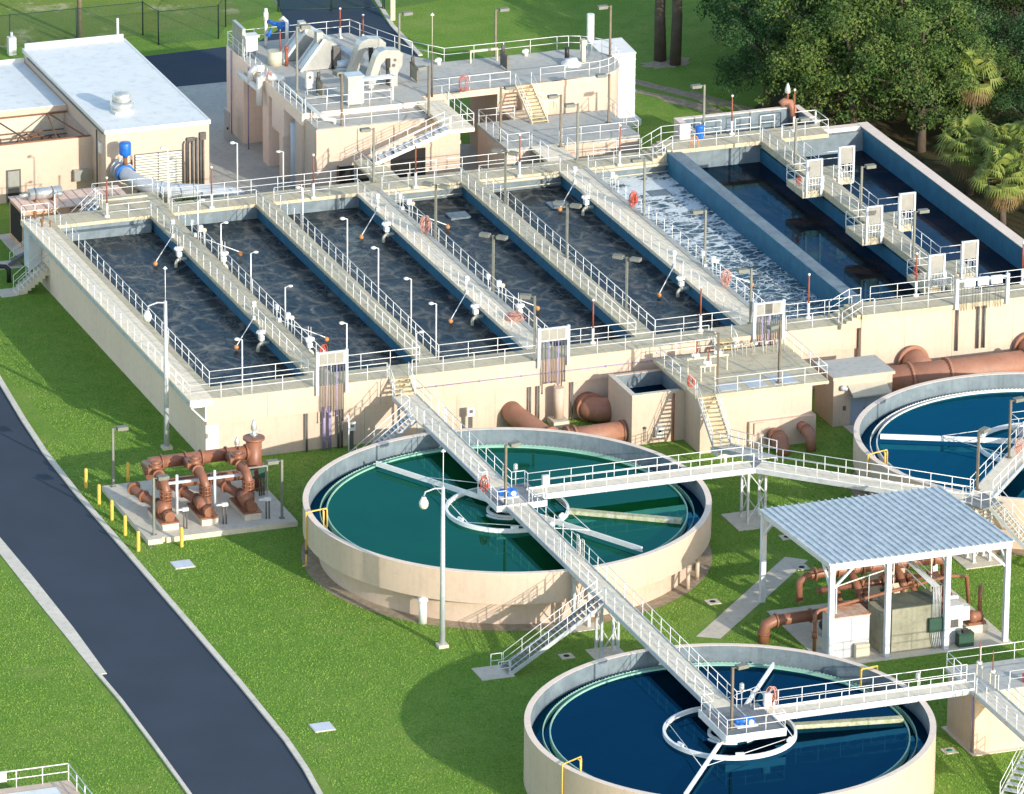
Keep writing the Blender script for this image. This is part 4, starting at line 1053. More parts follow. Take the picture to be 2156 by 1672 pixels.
tall_lamp(3.92,-34.64,10.55,'tall street lamp with hanging globe in front of the green tank',math.radians(180),2.35)
tall_lamp(-1.66,3.84,10.35,'tall street lamp with hanging globe beside the left wall of the basin',math.radians(180),2.3)

# ------------------------------------------------------------------ pump pad
t = thing('pump_pad', 'low grey concrete pad under the three brown pumps', 'concrete pad', (-3,-8,0))
MB().prism([(-8.05,-12.45),(-7.05,-12.45),(-7.05,-12.2),(-6.8,-12.2),(-6.8,-12.4),(2.02,-12.35),(2.04,-6.5),(1.2,-6.5),(1.2,-2.2),(-8,-2.2)],-.02,.35).build('slab', M['concrete'], t)
mf = thing('pipe_manifold','thick brown header pipe with flanges rising to a tall riser','pipe manifold',(1.3,-6.1,.35))
HZ = 2.85; Y0 = -5.6
MB().path([(-5.9,Y0-.9,HZ-.5),(-5.95,Y0-.35,HZ-.2),(-5.6,Y0,HZ),(1.3,Y0,HZ)],.42,18).build('header_pipe', M['brown'], mf)
MB().tube((1.3,Y0,.3),(1.3,Y0,3.75),.52,20).build('riser', M['brown'], mf)
mb = MB()
for x in (-5.0,-3.4,-2.3,-.6,.2,.75): mb.disc((x,Y0,HZ),(1,0,0),.53,.1,20)
for z,r in ((3.75,.72),(1.9,.66),(.42,.66)): mb.disc((1.3,Y0,z),(0,0,1),r,.14,22)
mb.build('flange', M['brown'], mf)
MB().tube((1.3,Y0,3.75),(1.3,Y0,4.35),.13,10).disc((1.3,Y0,4.0),(0,0,1),.25,.06,12).tube((1.3,Y0,4.2),(1.75,Y0,4.2),.04,6).lathe((1.3,Y0,4.35),[(.2,0),(.2,.25),(.08,.65),(.001,.7)],12).build('air_valve', M['silver'], mf)
MB().tube((.15,Y0,HZ+.4),(.15,Y0,HZ+.6),.1,8).lathe((.15,Y0,HZ+.6),[(.17,0),(.17,.2),(.07,.5),(.001,.55)],12).build('air_valve', M['silver'], mf)
MB().tube((-5.5,Y0-.6,1.55),(.9,Y0-.6,1.55),.34,14).build('suction_header', M['brown'], mf)
def pump(x, lab):
    t = thing('pump_set', lab, 'pump', (x,-9.6,.35), 'three brown pumps on the pad')
    MB().box(x-.55,x+.55,-11.2,-8.1,.35,.75).build('plinth', M['concrete'], t)
    MB().box(x-.62,x+.62,-11.15,-8.15,.75,.85).build('base_frame', M['brown'], t)
    mb = MB().tube((x-.05,-10.2,1.35),(x-.05,-9.5,1.35),.48,18).sphere((x-.05,-9.9,1.4),.55,14)
    mb.box(x-.35,x+.25,-10.3,-9.4,.85,1.2); mb.build('pump_casing', M['brown'], t)
    mb = MB().tube((x,-11.05,1.2),(x,-10.2,1.2),.3,14).box(x-.28,x+.28,-11.0,-10.4,.85,1.15).disc((x,-11.05,1.2),(0,1,0),.34,.08,14); mb.build('motor', M['brown'], t)
    mb = MB().path([(x-.05,-9.55,1.35),(x-.2,-8.9,1.3),(x-.75,-7.9,1.55),(x-1.15,-7.0,1.75),(x-1.1,-6.5,1.75),(x-.7,-6.2,1.65)],.3,14)
    sp = mb.build('suction_pipe', M['brown'], t)
    mb = MB()
    for p,dv in (((x-.2,-8.85,1.3),(.5,-1,0)),((x-.75,-7.9,1.55),(.4,-1,-.2)),((x-1.13,-6.9,1.75),(.2,-1,0))): mb.disc(p,dv,.42,.1,16)
    mb.build('flange', M['brown'], sp)
    mb = MB().path([(x+.15,-9.75,1.7),(x+.15,-9.75,2.6),(x+.1,-9.4,3.0),(x+.05,-8.9,3.15),(x+.05,-7.6,3.15),(x+.05,Y0,HZ)],.29,14)
    dp = mb.build('discharge_pipe', M['brown'], t)
    mb = MB()
    for z in (1.8,2.0,2.25,2.5): mb.disc((x+.15,-9.75,z),(0,0,1),.42,.09,16)
    mb.disc((x+.05,-8.6,3.15),(0,1,0),.4,.1,16).disc((x+.05,-7.3,3.1),(0,1,0),.4,.1,16)
    for k in range(8):
        a = k*PI/4; mb.tube((x+.15+.38*math.cos(a),-9.75+.38*math.sin(a),1.8),(x+.15+.38*math.cos(a),-9.75+.38*math.sin(a),2.5),.03,5)
    mb.build('flange', M['brown'], dp)
    MB().tube((x+.05,-7.9,3.2),(x+.05,-7.9,3.75),.36,14).disc((x+.05,-7.9,3.7),(0,0,1),.46,.08,16).sphere((x+.05,-7.9,3.78),.3,12,.5).box(x-.5,x+.0,-8.1,-7.7,3.1,3.5).tube((x-.55,-7.9,3.3),(x+.5,-7.9,3.3),.06,6).build('check_valve', M['brown'], t)
    c = thing('local_control', lab.replace('brown pump','white control head on twin posts beside the brown pump'), 'control post', (x+.95,-11.25,.35), 'control posts beside the pumps')
    MB().tube((x+.85,-11.3,.35),(x+.85,-11.3,1.6),.05,6).tube((x+1.05,-11.3,.35),(x+1.05,-11.3,1.6),.05,6).build('post', M['conduit'], c)
    MB().box(x+.75,x+1.15,-11.42,-11.2,1.6,1.8).box(x+.35,x+.75,-11.38,-11.26,1.66,1.76).build('head', M['white'], c)
pump(-6.15,'brown pump nearest the road'); pump(-3.5,'brown pump in the middle of the three'); pump(-.6,'brown pump nearest the green tank')
mb = thing('pipe_support','grey crossbeam on two posts holding the pump pipes','pipe support',(-3.5,-8.6,.35))
MB().box(-6.0,-.1,-8.68,-8.52,2.45,2.6).build('crossbeam', M['canopypost'], mb)
for x in (-4.9,-2.35): MB().tube((x,-8.6,.35),(x,-8.6,2.95),.1,10).sphere((x,-8.6,2.95),.11,8).build('post', M['canopypost'], mb)
box_lamp((-7.32,-2.59,.35),4.1,'grey lamp post at the rear left corner of the pump pad',math.radians(0))
box_lamp((-7.41,-11.66,.35),3.95,'grey lamp post at the front corner of the pump pad by the road',math.radians(0))
box_lamp((1.25,-11.5,.35),4.05,'grey lamp post at the right corner of the pump pad',math.radians(180))
pn = thing('panel_rack','bright steel panel frame with dark conduits at the right of the pump pad','control panel',(.9,-7.3,.35))
MB().box(.15,.23,-7.35,-7.25,.35,2.4).box(1.6,1.68,-7.35,-7.25,.35,2.4).box(.15,1.68,-7.36,-7.24,2.35,2.43).build('frame', M['silver'], pn)
for x in (.62,.75,1.15,1.3,1.45): MB().tube((x,-7.2,.3),(x,-7.2,1.9),.055,6).build('conduit', M['conduit'], pn)
MB().box(.45,.75,-7.3,-7.15,1.6,2.2).box(1.05,1.5,-7.3,-7.15,1.6,2.3).build('box', M['green'], pn)
# bollards
for i,(x,y) in enumerate(((-8.8,-1.36),(-8.85,-4.41),(-8.9,-7.38),(-8.9,-10.25),(-8.93,-13.17),(-6.11,-13.38),(-5.9,-1.2))):
    lab = ['farthest up the road edge in its row of five','second from the far end of the roadside row','middle one of the roadside row','second from the near end of the roadside row','nearest end of the roadside row','alone in front of the pump pad','alone behind the pump pad'][i]
    if i == 0:
        bo = thing('bollard','yellow bollard, '+lab,'bollard',(0,0,0),'yellow bollards round the pump pad')
        MB().lathe((0,0,0),[(.12,0),(.12,1.25),(.1,1.33),(.05,1.37),(.001,1.38)],14).build('post', M['yellow'], bo); r = bo
    else: r = clone(bo,(x,y,0))
    r.location = (x,y,0); r['label'] = 'yellow bollard, '+lab
# lids in the lawn
for x,y,l in ((-7.0,-16.35,'pale blue-grey double hatch in the lawn near the pump pad'),(-7.15,-44.3,'pale blue-grey hatch in the lawn near the bottom edge')):
    t = thing('access_hatch', l, 'hatch', (x,y,0), 'hatches in the lawn')
    MB().box(x-.66,x+.66,y-.66,y+.66,-.02,.05).build('frame', M['concrete'], t)
    MB().box(x-.6,x-.005,y-.6,y+.6,.05,.062).build('leaf', M['canopypost'], t); MB().box(x+.005,x+.6,y-.6,y+.6,.05,.062).build('leaf', M['canopypost'], t)
for x,y,l in ((10.6,-38.6,'small white square lid between the lawn stairs and the foreground tank'),(22.4,-33.2,'small white square lid left of the footpath'),(29.9,-29.6,'small white square lid behind the metal canopy'),(31.0,-24.4,'small white square lid near the four bridge legs'),(26.9,-59.9,'small white square lid with a green cap beside the cream block'),(36.6,-41.0,'white ring lid at the right under the metal canopy')):
    t = thing('valve_cover', l, 'valve lid', (x,y,0), 'small square lids in the lawn')
    MB().box(x-.42,x+.42,y-.42,y+.42,-.02,.05).build('collar', M['concrete'], t)
    MB().lathe((x,y,.05),[(.19,0),(.19,.02),(.001,.025)],14).build('cap', M['dark'] if 'green' not in l else M['teal'], t)
o = MB().box(-8.3,-7.75,-12.95,-12.7,-.01,.02); tag(o.build('drain_grate', M['conduit']), 'narrow drain grate beside the pump pad corner', 'drain')
# ------------------------------------------------------------------ splitter box in front of the basin
ZS = 4.12
S = thing('splitter_box','cream concrete splitter box with railed deck in front of the basin','splitter box',(35,-5,0))
MB().box(31.3,39.25,-8.5,-1.0,0,ZS-.2).build('wall', M['wall'], S)
MB().box(34.7,39.45,-8.8,-8.5,0,1.9).box(39.25,39.45,-8.5,-4,0,1.9).build('lower_wall', M['wall'], S)
MB().box(30.9,40.4,-8.6,-.9,ZS-.2,ZS).build('deck', M['deck'], S)
MB().box(34.9,36.2,-8.2,-6.6,ZS,ZS+.02).box(36.7,38.4,-8.2,-6.4,ZS,ZS+.02).box(32.9,34.3,-8.2,-6.9,ZS,ZS+.02).build('hatch_plate', M['galv'], S)
MB().box(27.6,27.9,-5.6,-1.2,0,3.5).box(27.9,31.3,-5.6,-5.3,0,3.5).box(27.9,31.3,-1.5,-1.2,0,3.5).box(27.9,31.3,-5.3,-1.5,0,2.0).build('inlet_wall', M['wall'], S)
MB().box(27.9,31.29,-1.52,-1.505,2.0,3.45).box(31.28,31.295,-5.3,-1.52,2.0,3.45).build('inner_wall', M['tank'], S)
MB().box(27.57,27.93,-5.63,-1.17,3.5,3.54).box(27.93,31.0,-5.63,-5.27,3.5,3.54).build('coping', M['concrete'], S)
struct('water', MB().sheet([(27.9,-5.3),(31.3,-5.3),(31.3,-1.5),(27.9,-1.5)], 2.5), M['waterblue'])
rail(S, [(31.0,-1.2,ZS),(31.0,-5.6,ZS),(30.95,-8.4,ZS)], sp=1.4); rail(S, [(32.3,-8.5,ZS),(40.3,-8.5,ZS)], sp=1.6, drop=.3); rail(S, [(40.3,-8.5,ZS),(40.3,-1.2,ZS)], sp=1.6, drop=.2)
rail(S, [(31.0,-1.2,ZS),(35.2,-1.2,ZS)], sp=1.5)
for i,(x0,x1,y) in enumerate(((32.0,33.2,-4.4),(33.6,34.8,-4.4),(32.3,33.3,-6.0))):
    m = MB().box(x0-.04,x0+.04,y-.04,y+.04,ZS,ZS+1.0).box(x1-.04,x1+.04,y-.04,y+.04,ZS,ZS+1.0).box(x0-.1,x1+.1,y-.08,y+.08,ZS+1.0,ZS+1.12)
    g = thing('slide_gate',['slide gate frame on the splitter deck, rear left','slide gate frame on the splitter deck, rear right','slide gate frame on the splitter deck, front'][i],'gate',((x0+x1)/2,y,ZS),'slide gates on the splitter deck')
    m.build('frame', M['beige'], g); xm = (x0+x1)/2
    MB().box(xm-.18,xm+.18,y-.15,y+.15,ZS+1.12,ZS+1.4).sphere((xm-.25,y,ZS+1.3),.14,8).build('operator', M['white'], g)
    MB().tube((xm,y,ZS+1.4),(xm,y,ZS+2.2),.035,6).build('stem', M['rod'], g)
for i in range(6):
    x = 35.5+.75*i
    m = MB().path([(x,-2.0-.2*(i%3),ZS),(x,-2.0-.2*(i%3),ZS+.8),(x+.5,-2.2,ZS+.85),(x+.55,-2.2,ZS)],.035,6).box(x-.1,x+.1,-2.3,-2.0,ZS+.7,ZS+.85); m.build('valve_pipe', M['galv'] if i%2 else M['beige'], S)
box_lamp((32.55,-8.3,ZS),4.2,'bronze lamp post at the front left of the splitter deck',math.radians(150),'one','lampbrown')
box_lamp((37.1,-7.9,ZS),4.2,'bronze lamp post at the middle of the splitter deck',math.radians(200),'one','lampbrown')
hose('life_ring',(31.05,-7.2,ZS+.6),'orange-red life ring hung at the head of the splitter stairs','hose',n=5,r=.3)
stairs('staircase','yellow-treaded flight down the front of the splitter box',(31.35,-12.3,1.9),(31.65,-8.55,ZS),1.25,tread=M['tread'])
stairs('staircase','short flight from the basin front deck to the splitter deck',(36.2,-1.0,ZS),(36.3,.36,H),1.4,tread=M['tread'])
t, d, rt = bridge('footbridge','sloping grey gangway from the splitter stairs to the bridge bend',(31.35,-12.2,1.9),(31.3,-20.3,ZD),1.25)
for s in (-1,1):
    o_ = rt*s*.62; rail(t, [Vector((31.35,-12.2,1.9))+o_, Vector((31.3,-20.2,ZD))+o_], drop=.2)
MB().box(30.6,32.2,-13.2,-12.1,1.55,1.88).build('landing', M['rail'], t); MB().tube((31.4,-12.7,0),(31.4,-12.7,1.6),.12,10).build('support_post', M['white'], t)
# pipes leaving the splitter
def elbow_pipe(x, y, z, r, lab):
    t = thing('elbow_pipe', lab, 'pipe', (x,y,0), 'elbow pipes at the splitter foot')
    MB().path([(x,y+.6,z),(x,y-.7,z),(x+.05,y-1.1,z-.1),(x+.12,y-1.4,z-.45),(x+.12,y-1.5,-.05)],r,16).build('pipe', M['bigpipe'], t)
    MB().disc((x,y-.75,z),(0,1,0),r*1.25,.1,18).disc((x+.05,y-1.05,z-.08),(0,1,-.3),r*1.25,.1,18).build('flange', M['bigpipe'], t)
elbow_pipe(36.4,-8.8,.9,.48,'larger brown elbow pipe leaving the splitter foot'); elbow_pipe(38.4,-8.8,1.25,.34,'smaller brown elbow pipe leaving the splitter foot')
o = MB().box(35.0,35.7,-8.95,-8.75,0,1.85); tag(o.build('wall_buttress', M['wall']), 'narrow cream buttress on the splitter front wall', 'wall')
t = thing('wall_box','small white meter box low on the left splitter wall','meter box',(29.5,-5.75,.7))
MB().box(29.2,29.75,-5.95,-5.65,.5,1.2).build('case', M['white'], t); MB().box(29.38,29.56,-5.97,-5.951,.85,1.0).build('window', M['dark'], t)
o = MB().tube((30.5,-5.75,0),(30.5,-5.75,3.4),.07,8); tag(o.build('down_pipe', M['rod']), 'red-brown down pipe on the left splitter wall', 'pipe')
o = MB().tube((28.5,-5.75,.2),(28.5,-5.75,1.2),.03,6).sphere((28.5,-5.75,1.2),.1,8); tag(o.build('yard_tap', M['conduit']), 'dark yard tap by the left splitter wall', 'tap')
# large brown pipes by the front wall
t = thing('large_pipe','fat brown pipe slanting out of the front wall to a flange','pipe',(21.6,-2,0))
MB().path([(21.35,.6,1.05),(21.4,-.4,1.0),(21.9,-2.2,.75),(22.6,-4.2,.35),(23.0,-5.4,-.1)],.72,20).build('pipe', M['bigpipe'], t)
MB().disc((22.45,-3.75,.45),(.35,-1,-.2),.92,.16,22).build('flange', M['bigpipe'], t)
t = thing('large_pipe','fat brown pipe lying level into the splitter box','pipe',(25.5,-4.2,0))
MB().path([(23.4,-4.3,.55),(28.0,-4.3,.6)],.70,22).build('pipe', M['bigpipe'], t)
MB().disc((23.5,-4.3,.55),(1,0,0),.86,.14,22).disc((24.0,-4.3,.56),(1,0,0),.86,.14,22).disc((27.45,-4.3,.6),(1,0,0),.78,.2,22).build('flange', M['bigpipe'], t)
t = thing('large_pipe','short fat brown pipe elbow against the front wall behind the inlet','pipe',(26.9,0,0))
MB().path([(26.7,.6,.95),(26.75,-.5,.95),(27.15,-.95,.95),(28.2,-1.1,.95)],.85,22).build('pipe', M['bigpipe'], t)
MB().disc((26.72,-.3,.95),(0,1,0),1.0,.16,24).build('flange', M['bigpipe'], t)
t = thing('large_pipe','very long fat brown pipe running right from the shed past the right edge tank','pipe',(52,-3,0))
MB().path([(45,-3.0,1.35),(64,-3.0,1.35)],1.02,28).build('pipe', M['bigpipe'], t)
mb = MB()
for x in (48.6,51.4,57.2,60.0): mb.disc((x,-3.0,1.35),(1,0,0),1.17,.16,30)
for x in (48.6,51.4,57.2,60.0):
    for k in range(28):
        a = 2*PI*k/28; mb.disc((x,-3.0+1.1*math.cos(a),1.35+1.1*math.sin(a)),(1,0,0),.05,.3,6)
mb.build('flange', M['bigpipe'], t)
mb = MB()
for x in (50.0,58.6): mb.path([(x,.3,1.6),(x,-1.4,1.6),(x,-2.6,1.45)],.92,24); mb.disc((x,-.55,1.6),(0,1,0),1.12,.2,28)
mb.build('branch', M['bigpipe'], t)
MB().box(46.6,47.2,-4.0,-2,0,.6).box(53.5,54.1,-4.0,-2,0,.6).build('saddle', M['concrete'], t)
# electrical shed
t = thing('electrical_shed','small cream shed with double blue-grey doors and an awning','shed',(43.7,-5,0))
MB().box(41.6,45.85,-6.6,-3.4,0,3.3).build('wall', M['wall'], t)
MB().box(41.5,45.98,-6.75,-3.3,3.3,3.5).build('roof', M['wall'], t); MB().box(41.56,45.92,-6.69,-3.36,3.5,3.51).build('roof_sheet', M['deckgrey'], t)
d_ = MB().box(42.85,43.92,-6.64,-6.6,.05,2.15).build('door', M['greydoor'], t); MB().box(43.8,43.86,-6.7,-6.64,1.0,1.15).build('handle', M['dark'], d_)
d_ = MB().box(43.95,45.02,-6.64,-6.6,.05,2.15).build('door', M['greydoor'], t)
MB().prism([(0,0),(1,0),(1,1),(0,1)],0,.001)
MB().add([(42.6,-6.62,2.85),(45.35,-6.62,2.85),(45.35,-7.7,2.4),(42.6,-7.7,2.4),(42.6,-7.7,2.3),(45.35,-7.7,2.3),(45.35,-6.62,2.78),(42.6,-6.62,2.78)],[(0,3,2,1),(3,4,5,2),(4,7,6,5),(0,7,4,3),(1,2,5,6)]).build('awning', M['beige'], t)
MB().tube((42.65,-6.62,1.9),(42.65,-7.65,2.35),.02,5).tube((45.3,-6.62,1.9),(45.3,-7.65,2.35),.02,5).build('awning_strut', M['galv'], t)
MB().sphere((42.2,-6.8,2.75),.2,10).tube((42.2,-6.75,2.75),(42.5,-6.85,2.65),.14,10).build('wall_lamp', M['galv'], t)
MB().box(42.3,45.6,-8.3,-6.75,-.02,.05).build('step_slab', M['concrete'], t)
MB().box(42.3,42.5,-6.68,-6.6,1.1,1.4).build('switch', M['conduit'], t)
for i,(x,y) in enumerate(((9.85,-.2),(18.2,-.2))):
    t = thing('meter_post',['white meter box on a dark post beside the violet drop pipes','white meter box on a dark post between stairs and fat pipe'][i],'meter',(x,y,0))
    MB().box(x-.14,x+.14,y-.04,y+.04,0,1.7).build('post', M['conduit'], t); MB().box(x-.25,x+.25,y-.14,y-.04,1.35,1.95).build('box', M['white'], t); MB().box(x-.12,x+.12,y-.155,y-.141,1.6,1.82).build('dial', M['conduit'], t)
o = thing('lamp_post','thin white lamp post on the grass at the foot of the front wall','lamp',(9.15,-1.7,0))
MB().tube((9.15,-1.7,0),(9.15,-1.7,2.9),.04,6).build('pole', M['rail'], o); MB().sphere((9.05,-1.7,2.95),.15,8,.6).build('lamp_head', M['white'], o)

# ------------------------------------------------------------------ metal canopy and what it shelters
K = thing('metal_canopy','open-sided canopy with ribbed metal roof on pale blue posts','canopy',(31.3,-39.6,0))
zf, zb = 6.72, 6.12; xa, xb, ya, yb = 25.05, 37.35, -45.35, -33.8
mb = MB(); mb.add([(xa,ya,zf),(xb,ya,zf),(xb,yb,zb),(xa,yb,zb),(xa,ya,zf-.05),(xb,ya,zf-.05),(xb,yb,zb-.05),(xa,yb,zb-.05)],[(0,1,2,3),(7,6,5,4),(0,4,5,1),(1,5,6,2),(2,6,7,3),(3,7,4,0)])
n = 27
for i in range(n+1):
    x = xa+.04+(xb-xa-.08)*i/n; mb.beam((x,ya-.05,zf+.04),(x,yb+.05,zb+.04),.075,.09)
mb.build('roof', M['canopy'], K)
px = (25.35,29.1,33.05,37.05)
for x in px: MB().box(x-.16,x+.16,-45.3,-44.98,0,zf-.45).box(x-.28,x+.28,-45.42,-44.86,-.01,.05).build('post', M['canopypost'], K)
for x in (px[0],px[3]): MB().box(x-.16,x+.16,-34.3,-33.98,0,zb-.3).build('post', M['canopypost'], K)
MB().box(xa+.1,xb-.1,-45.32,-44.96,zf-.45,zf-.08).build('beam', M['canopypost'], K)
MB().box(xa+.1,xb-.1,-34.3,-33.98,zb-.3,zb-.06).build('beam', M['canopypost'], K)
for x in (px[0],px[1],px[2],px[3]): MB().beam((x,-45.1,zf-.27),(x,-34.1,zb-.27),.2,.34).build('beam', M['canopypost'], K)
for x,s in ((px[0],1),(px[3],-1)):
    MB().beam((x,-45.14,zf-1.8),(x+s*1.4,-45.14,zf-.45),.14,.14).build('brace', M['canopypost'], K)
    MB().beam((x,-44.98,zf-1.8),(x,-43.7,zf-.5),.14,.14).build('brace', M['canopypost'], K); MB().beam((x,-34.3,zb-1.5),(x,-35.5,zb-.4),.14,.14).build('brace', M['canopypost'], K)
for x in px[1:3]: MB().beam((x,-44.98,zf-1.5),(x,-43.9,zf-.5),.12,.12).build('brace', M['canopypost'], K)
struct('pavement', MB().box(25.0,37.4,-45.6,-35.8,-.02,.06), M['concrete'])
t = thing('switch_cabinet','tall white two-door cabinet with rusty top under the canopy','cabinet',(26.9,-44,0))
MB().box(25.75,28.2,-44.5,-42.9,.06,2.75).build('case', M['cabinet'], t)
MB().box(25.82,26.95,-44.54,-44.5,.15,2.65).build('door', M['cabinet'], t); MB().box(27.0,28.13,-44.54,-44.5,.15,2.65).build('door', M['cabinet'], t)
MB().box(25.7,28.25,-44.6,-42.8,2.75,2.82).build('rusty_top', mat('rust_stained_top',(.62,.50,.42),(.50,.20,.09),1.6,.8), t)
MB().box(27.15,28.05,-45.0,-44.6,.06,1.0).build('side_box', M['beige'], t)
t = thing('block_chamber','moss-stained grey concrete chamber under the canopy','concrete chamber',(30.8,-43.7,0))
MB().box(28.9,29.6,-44.6,-42.6,.06,2.75).box(29.6,32.9,-44.75,-42.5,.06,2.95).build('wall', M['blockwall'], t)
MB().box(29.55,32.95,-44.8,-42.45,2.95,3.0).build('top', mat('mossy_top',(.14,.15,.11),(.09,.10,.08),1,.9), t)
t = thing('electrical_box','dark green box with a bundle of grey conduits on the chamber','electrical box',(32.6,-44.9,0))
MB().box(32.0,33.0,-45.05,-44.8,1.2,2.1).build('box', M['green'], t)
for i in range(6): MB().tube((32.25+.1*i,-44.9,2.1),(32.25+.1*i,-44.9,4.2),.03,5).path([(32.2+.12*i,-44.95,1.2),(32.25+.12*i,-44.98,.7),(32.4+.1*i,-44.95,.06)],.03,5).build('conduit', M['galv'], t)
mb = MB()
for i in range(5): mb.tube((32.2+.1*i,-44.9,4.2),(31.2+.1*i,-37.5,5.4),.035,5)
mb.beam((31.7,-44.9,4.15),(30.9,-37.5,5.35),.05,.05).beam((32.9,-44.9,4.15),(32.0,-37.5,5.35),.05,.05); mb.build('cable_tray', M['galv'], t)
t = thing('white_control_unit','white upright control unit at the right of the chamber','cabinet',(34.2,-44,0))
MB().box(33.6,34.5,-44.4,-43.5,.06,2.5).build('case', M['white'], t); MB().box(34.5,35.0,-44.3,-43.6,1.4,2.3).build('side_case', M['white'], t); MB().box(33.7,34.2,-44.45,-44.41,1.1,1.6).build('screen', M['conduit'], t)
t = thing('green_transformer','small dark green box on the slab edge','electrical box',(34.4,-45,0)); MB().box(33.9,34.9,-45.3,-44.7,.06,.95).build('case', M['green'], t); MB().box(34.2,34.6,-45.2,-44.9,.95,1.15).build('fittings', M['black'], t)
t = thing('pipe_run','glossy brown header pipe running level along the back of the canopy','pipe',(30.5,-39,0))
MB().path([(26.4,-37.6,1.2),(26.4,-37.6,2.5),(26.8,-37.6,2.85),(27.6,-37.6,2.9),(35.6,-37.6,2.9),(36.2,-37.6,2.7),(36.3,-37.6,2.1),(36.3,-37.6,.1)],.36,16,rs=[.22,.22,.22,.30,.36,.36,.36,.36]).build('pipe', M['brown'], t)
mb = MB()
for x in (27.4,28.9,30.6,32.0,33.6,35.4): mb.disc((x,-37.6,2.9),(1,0,0),.46,.1,16)
mb.disc((36.3,-37.6,1.7),(0,0,1),.46,.1,16).disc((36.3,-37.6,.4),(0,0,1),.46,.1,16); mb.build('flange', M['brown'], t)
for x in (29.6,32.6): MB().path([(x,-37.6,2.9),(x+.1,-38.6,2.6),(x+.15,-39.3,2.0),(x+.15,-39.4,.4)],.25,12).build('branch', M['brown'], t)
MB().tube((33.9,-37.6,3.2),(33.9,-37.6,4.2),.09,8).disc((33.9,-37.6,4.0),(0,0,1),.25,.06,10).build('vent', M['brown'], t)
t = thing('pipe_run','large dark brown pipe leaving the canopy to the left and turning into the lawn','pipe',(24,-40.5,0))
MB().path([(30.5,-40.4,1.45),(23.6,-40.4,1.35),(23.05,-40.4,1.15),(22.9,-40.4,.7),(22.9,-40.4,-.05)],.36,16).build('pipe', M['brown'], t)
MB().disc((23.7,-40.4,1.35),(1,0,0),.45,.1,16).disc((26.0,-40.4,1.38),(1,0,0),.45,.1,16).disc((28.4,-40.4,1.4),(1,0,0),.45,.1,16).disc((22.9,-40.4,.62),(0,0,1),.43,.1,16).build('flange', M['brown'], t)
t = thing('pipe_run','slim copper-brown pipe along the canopy front dropping at its left end','pipe',(30,-42,0))
MB().path([(25.0,-43.5,.05),(25.0,-43.5,2.75),(25.3,-43.4,2.95),(34.9,-41.2,3.15),(36.2,-41.0,2.9),(36.3,-41.2,1.2)],.12,10).build('pipe', M['brown'], t)
mb = MB()
for x,y in ((26.5,-43.12),(28.3,-42.7),(30.3,-42.25),(32.5,-41.75),(34.6,-41.27)): mb.disc((x,y,2.98+(x-25.3)*.02),(1,.23,0),.2,.1,12)
mb.disc((25.0,-43.5,1.4),(0,0,1),.18,.4,10).disc((25.0,-43.5,2.3),(0,0,1),.18,.1,10); mb.build('flange', M['brown'], t)
t = thing('booster_pump','black pump motor on a concrete plinth at the left of the canopy slab','pump',(26.2,-42,0))
MB().box(25.9,27.0,-42.6,-41.7,.06,.7).build('plinth', M['concrete'], t); MB().tube((26.4,-42.6,1.3),(26.4,-41.8,1.3),.42,16).sphere((26.4,-42.6,1.3),.36,12).tube((26.4,-42.1,1.3),(26.4,-42.1,2.2),.18,10).build('motor', M['black'], t)
t = thing('brown_pump','brown pump on a grey plinth at the right of the canopy slab','pump',(36,-42.6,0))
MB().box(35.2,36.7,-43.4,-42.2,.06,.55).build('plinth', M['concrete'], t); MB().tube((35.6,-43.0,1.0),(36.4,-42.9,1.0),.36,16).box(35.4,36.6,-43.3,-42.5,.55,.7).sphere((35.8,-43.0,1.0),.42,12).build('casing', M['brown'], t)
MB().path([(35.6,-42.9,1.1),(35.0,-42.2,1.5),(34.3,-41.6,1.7),(33.7,-40.8,1.8)],.25,12).tube((36.3,-42.9,1.0),(36.3,-42.9,3.0),.14,10).build('pipe', M['brown'], t)
t = thing('small_kiosk','cream kiosk box at the rear of the canopy','kiosk',(32.9,-36.2,0)); MB().box(32.0,33.9,-37.0,-35.4,.0,3.9).build('wall', M['wall'], t); MB().box(32.4,33.5,-37.03,-37.0,.1,2.3).build('door', M['beige'], t)
t = thing('disconnect_post','white switch on a dark post in front of the pump','switch',(26.05,-43.9,0)); MB().tube((26.05,-43.9,.06),(26.05,-43.9,1.5),.05,6).build('post', M['conduit'], t); MB().box(25.9,26.2,-44.0,-43.85,1.1,1.75).build('box', M['white'], t)

t = thing('pipe_run','cluster of brown valves and branch pipes in the middle of the canopy','pipe',(31,-39,0))
for x in (28.2,30.1,31.6,33.2,34.6):
    MB().path([(x,-38.6,2.2),(x,-39.6,2.0),(x+.1,-40.2,1.5)],.17,10).build('branch', M['brown'], t)
    MB().tube((x,-38.9,2.1),(x,-38.9,2.75),.15,10).disc((x,-38.9,2.7),(0,0,1),.24,.07,12).disc((x,-39.3,2.1),(0,1,0),.27,.09,14).build('valve', M['brown'], t)
MB().tube((27.2,-38.6,2.2),(35.4,-38.6,2.25),.2,12).build('header', M['brown'], t)
t = thing('pipe_run','white and grey small service pipes hung under the canopy roof','pipe',(29,-42,0))
MB().path([(26.2,-43.9,.1),(26.2,-43.9,4.6),(28.4,-43.2,4.7),(30.2,-42.5,4.7)],.05,6).path([(28.7,-43.1,3.0),(28.7,-43.1,4.7)],.035,6).path([(31.0,-41.6,2.4),(31.0,-41.6,5.0)],.04,6).path([(33.8,-41.0,2.2),(33.8,-41.0,4.9)],.04,6).build('service_pipe', M['white'], t)
t = thing('pipe_run','dark red-brown low pipe set and pump at the right end of the canopy slab','pipe',(35,-40.5,0))
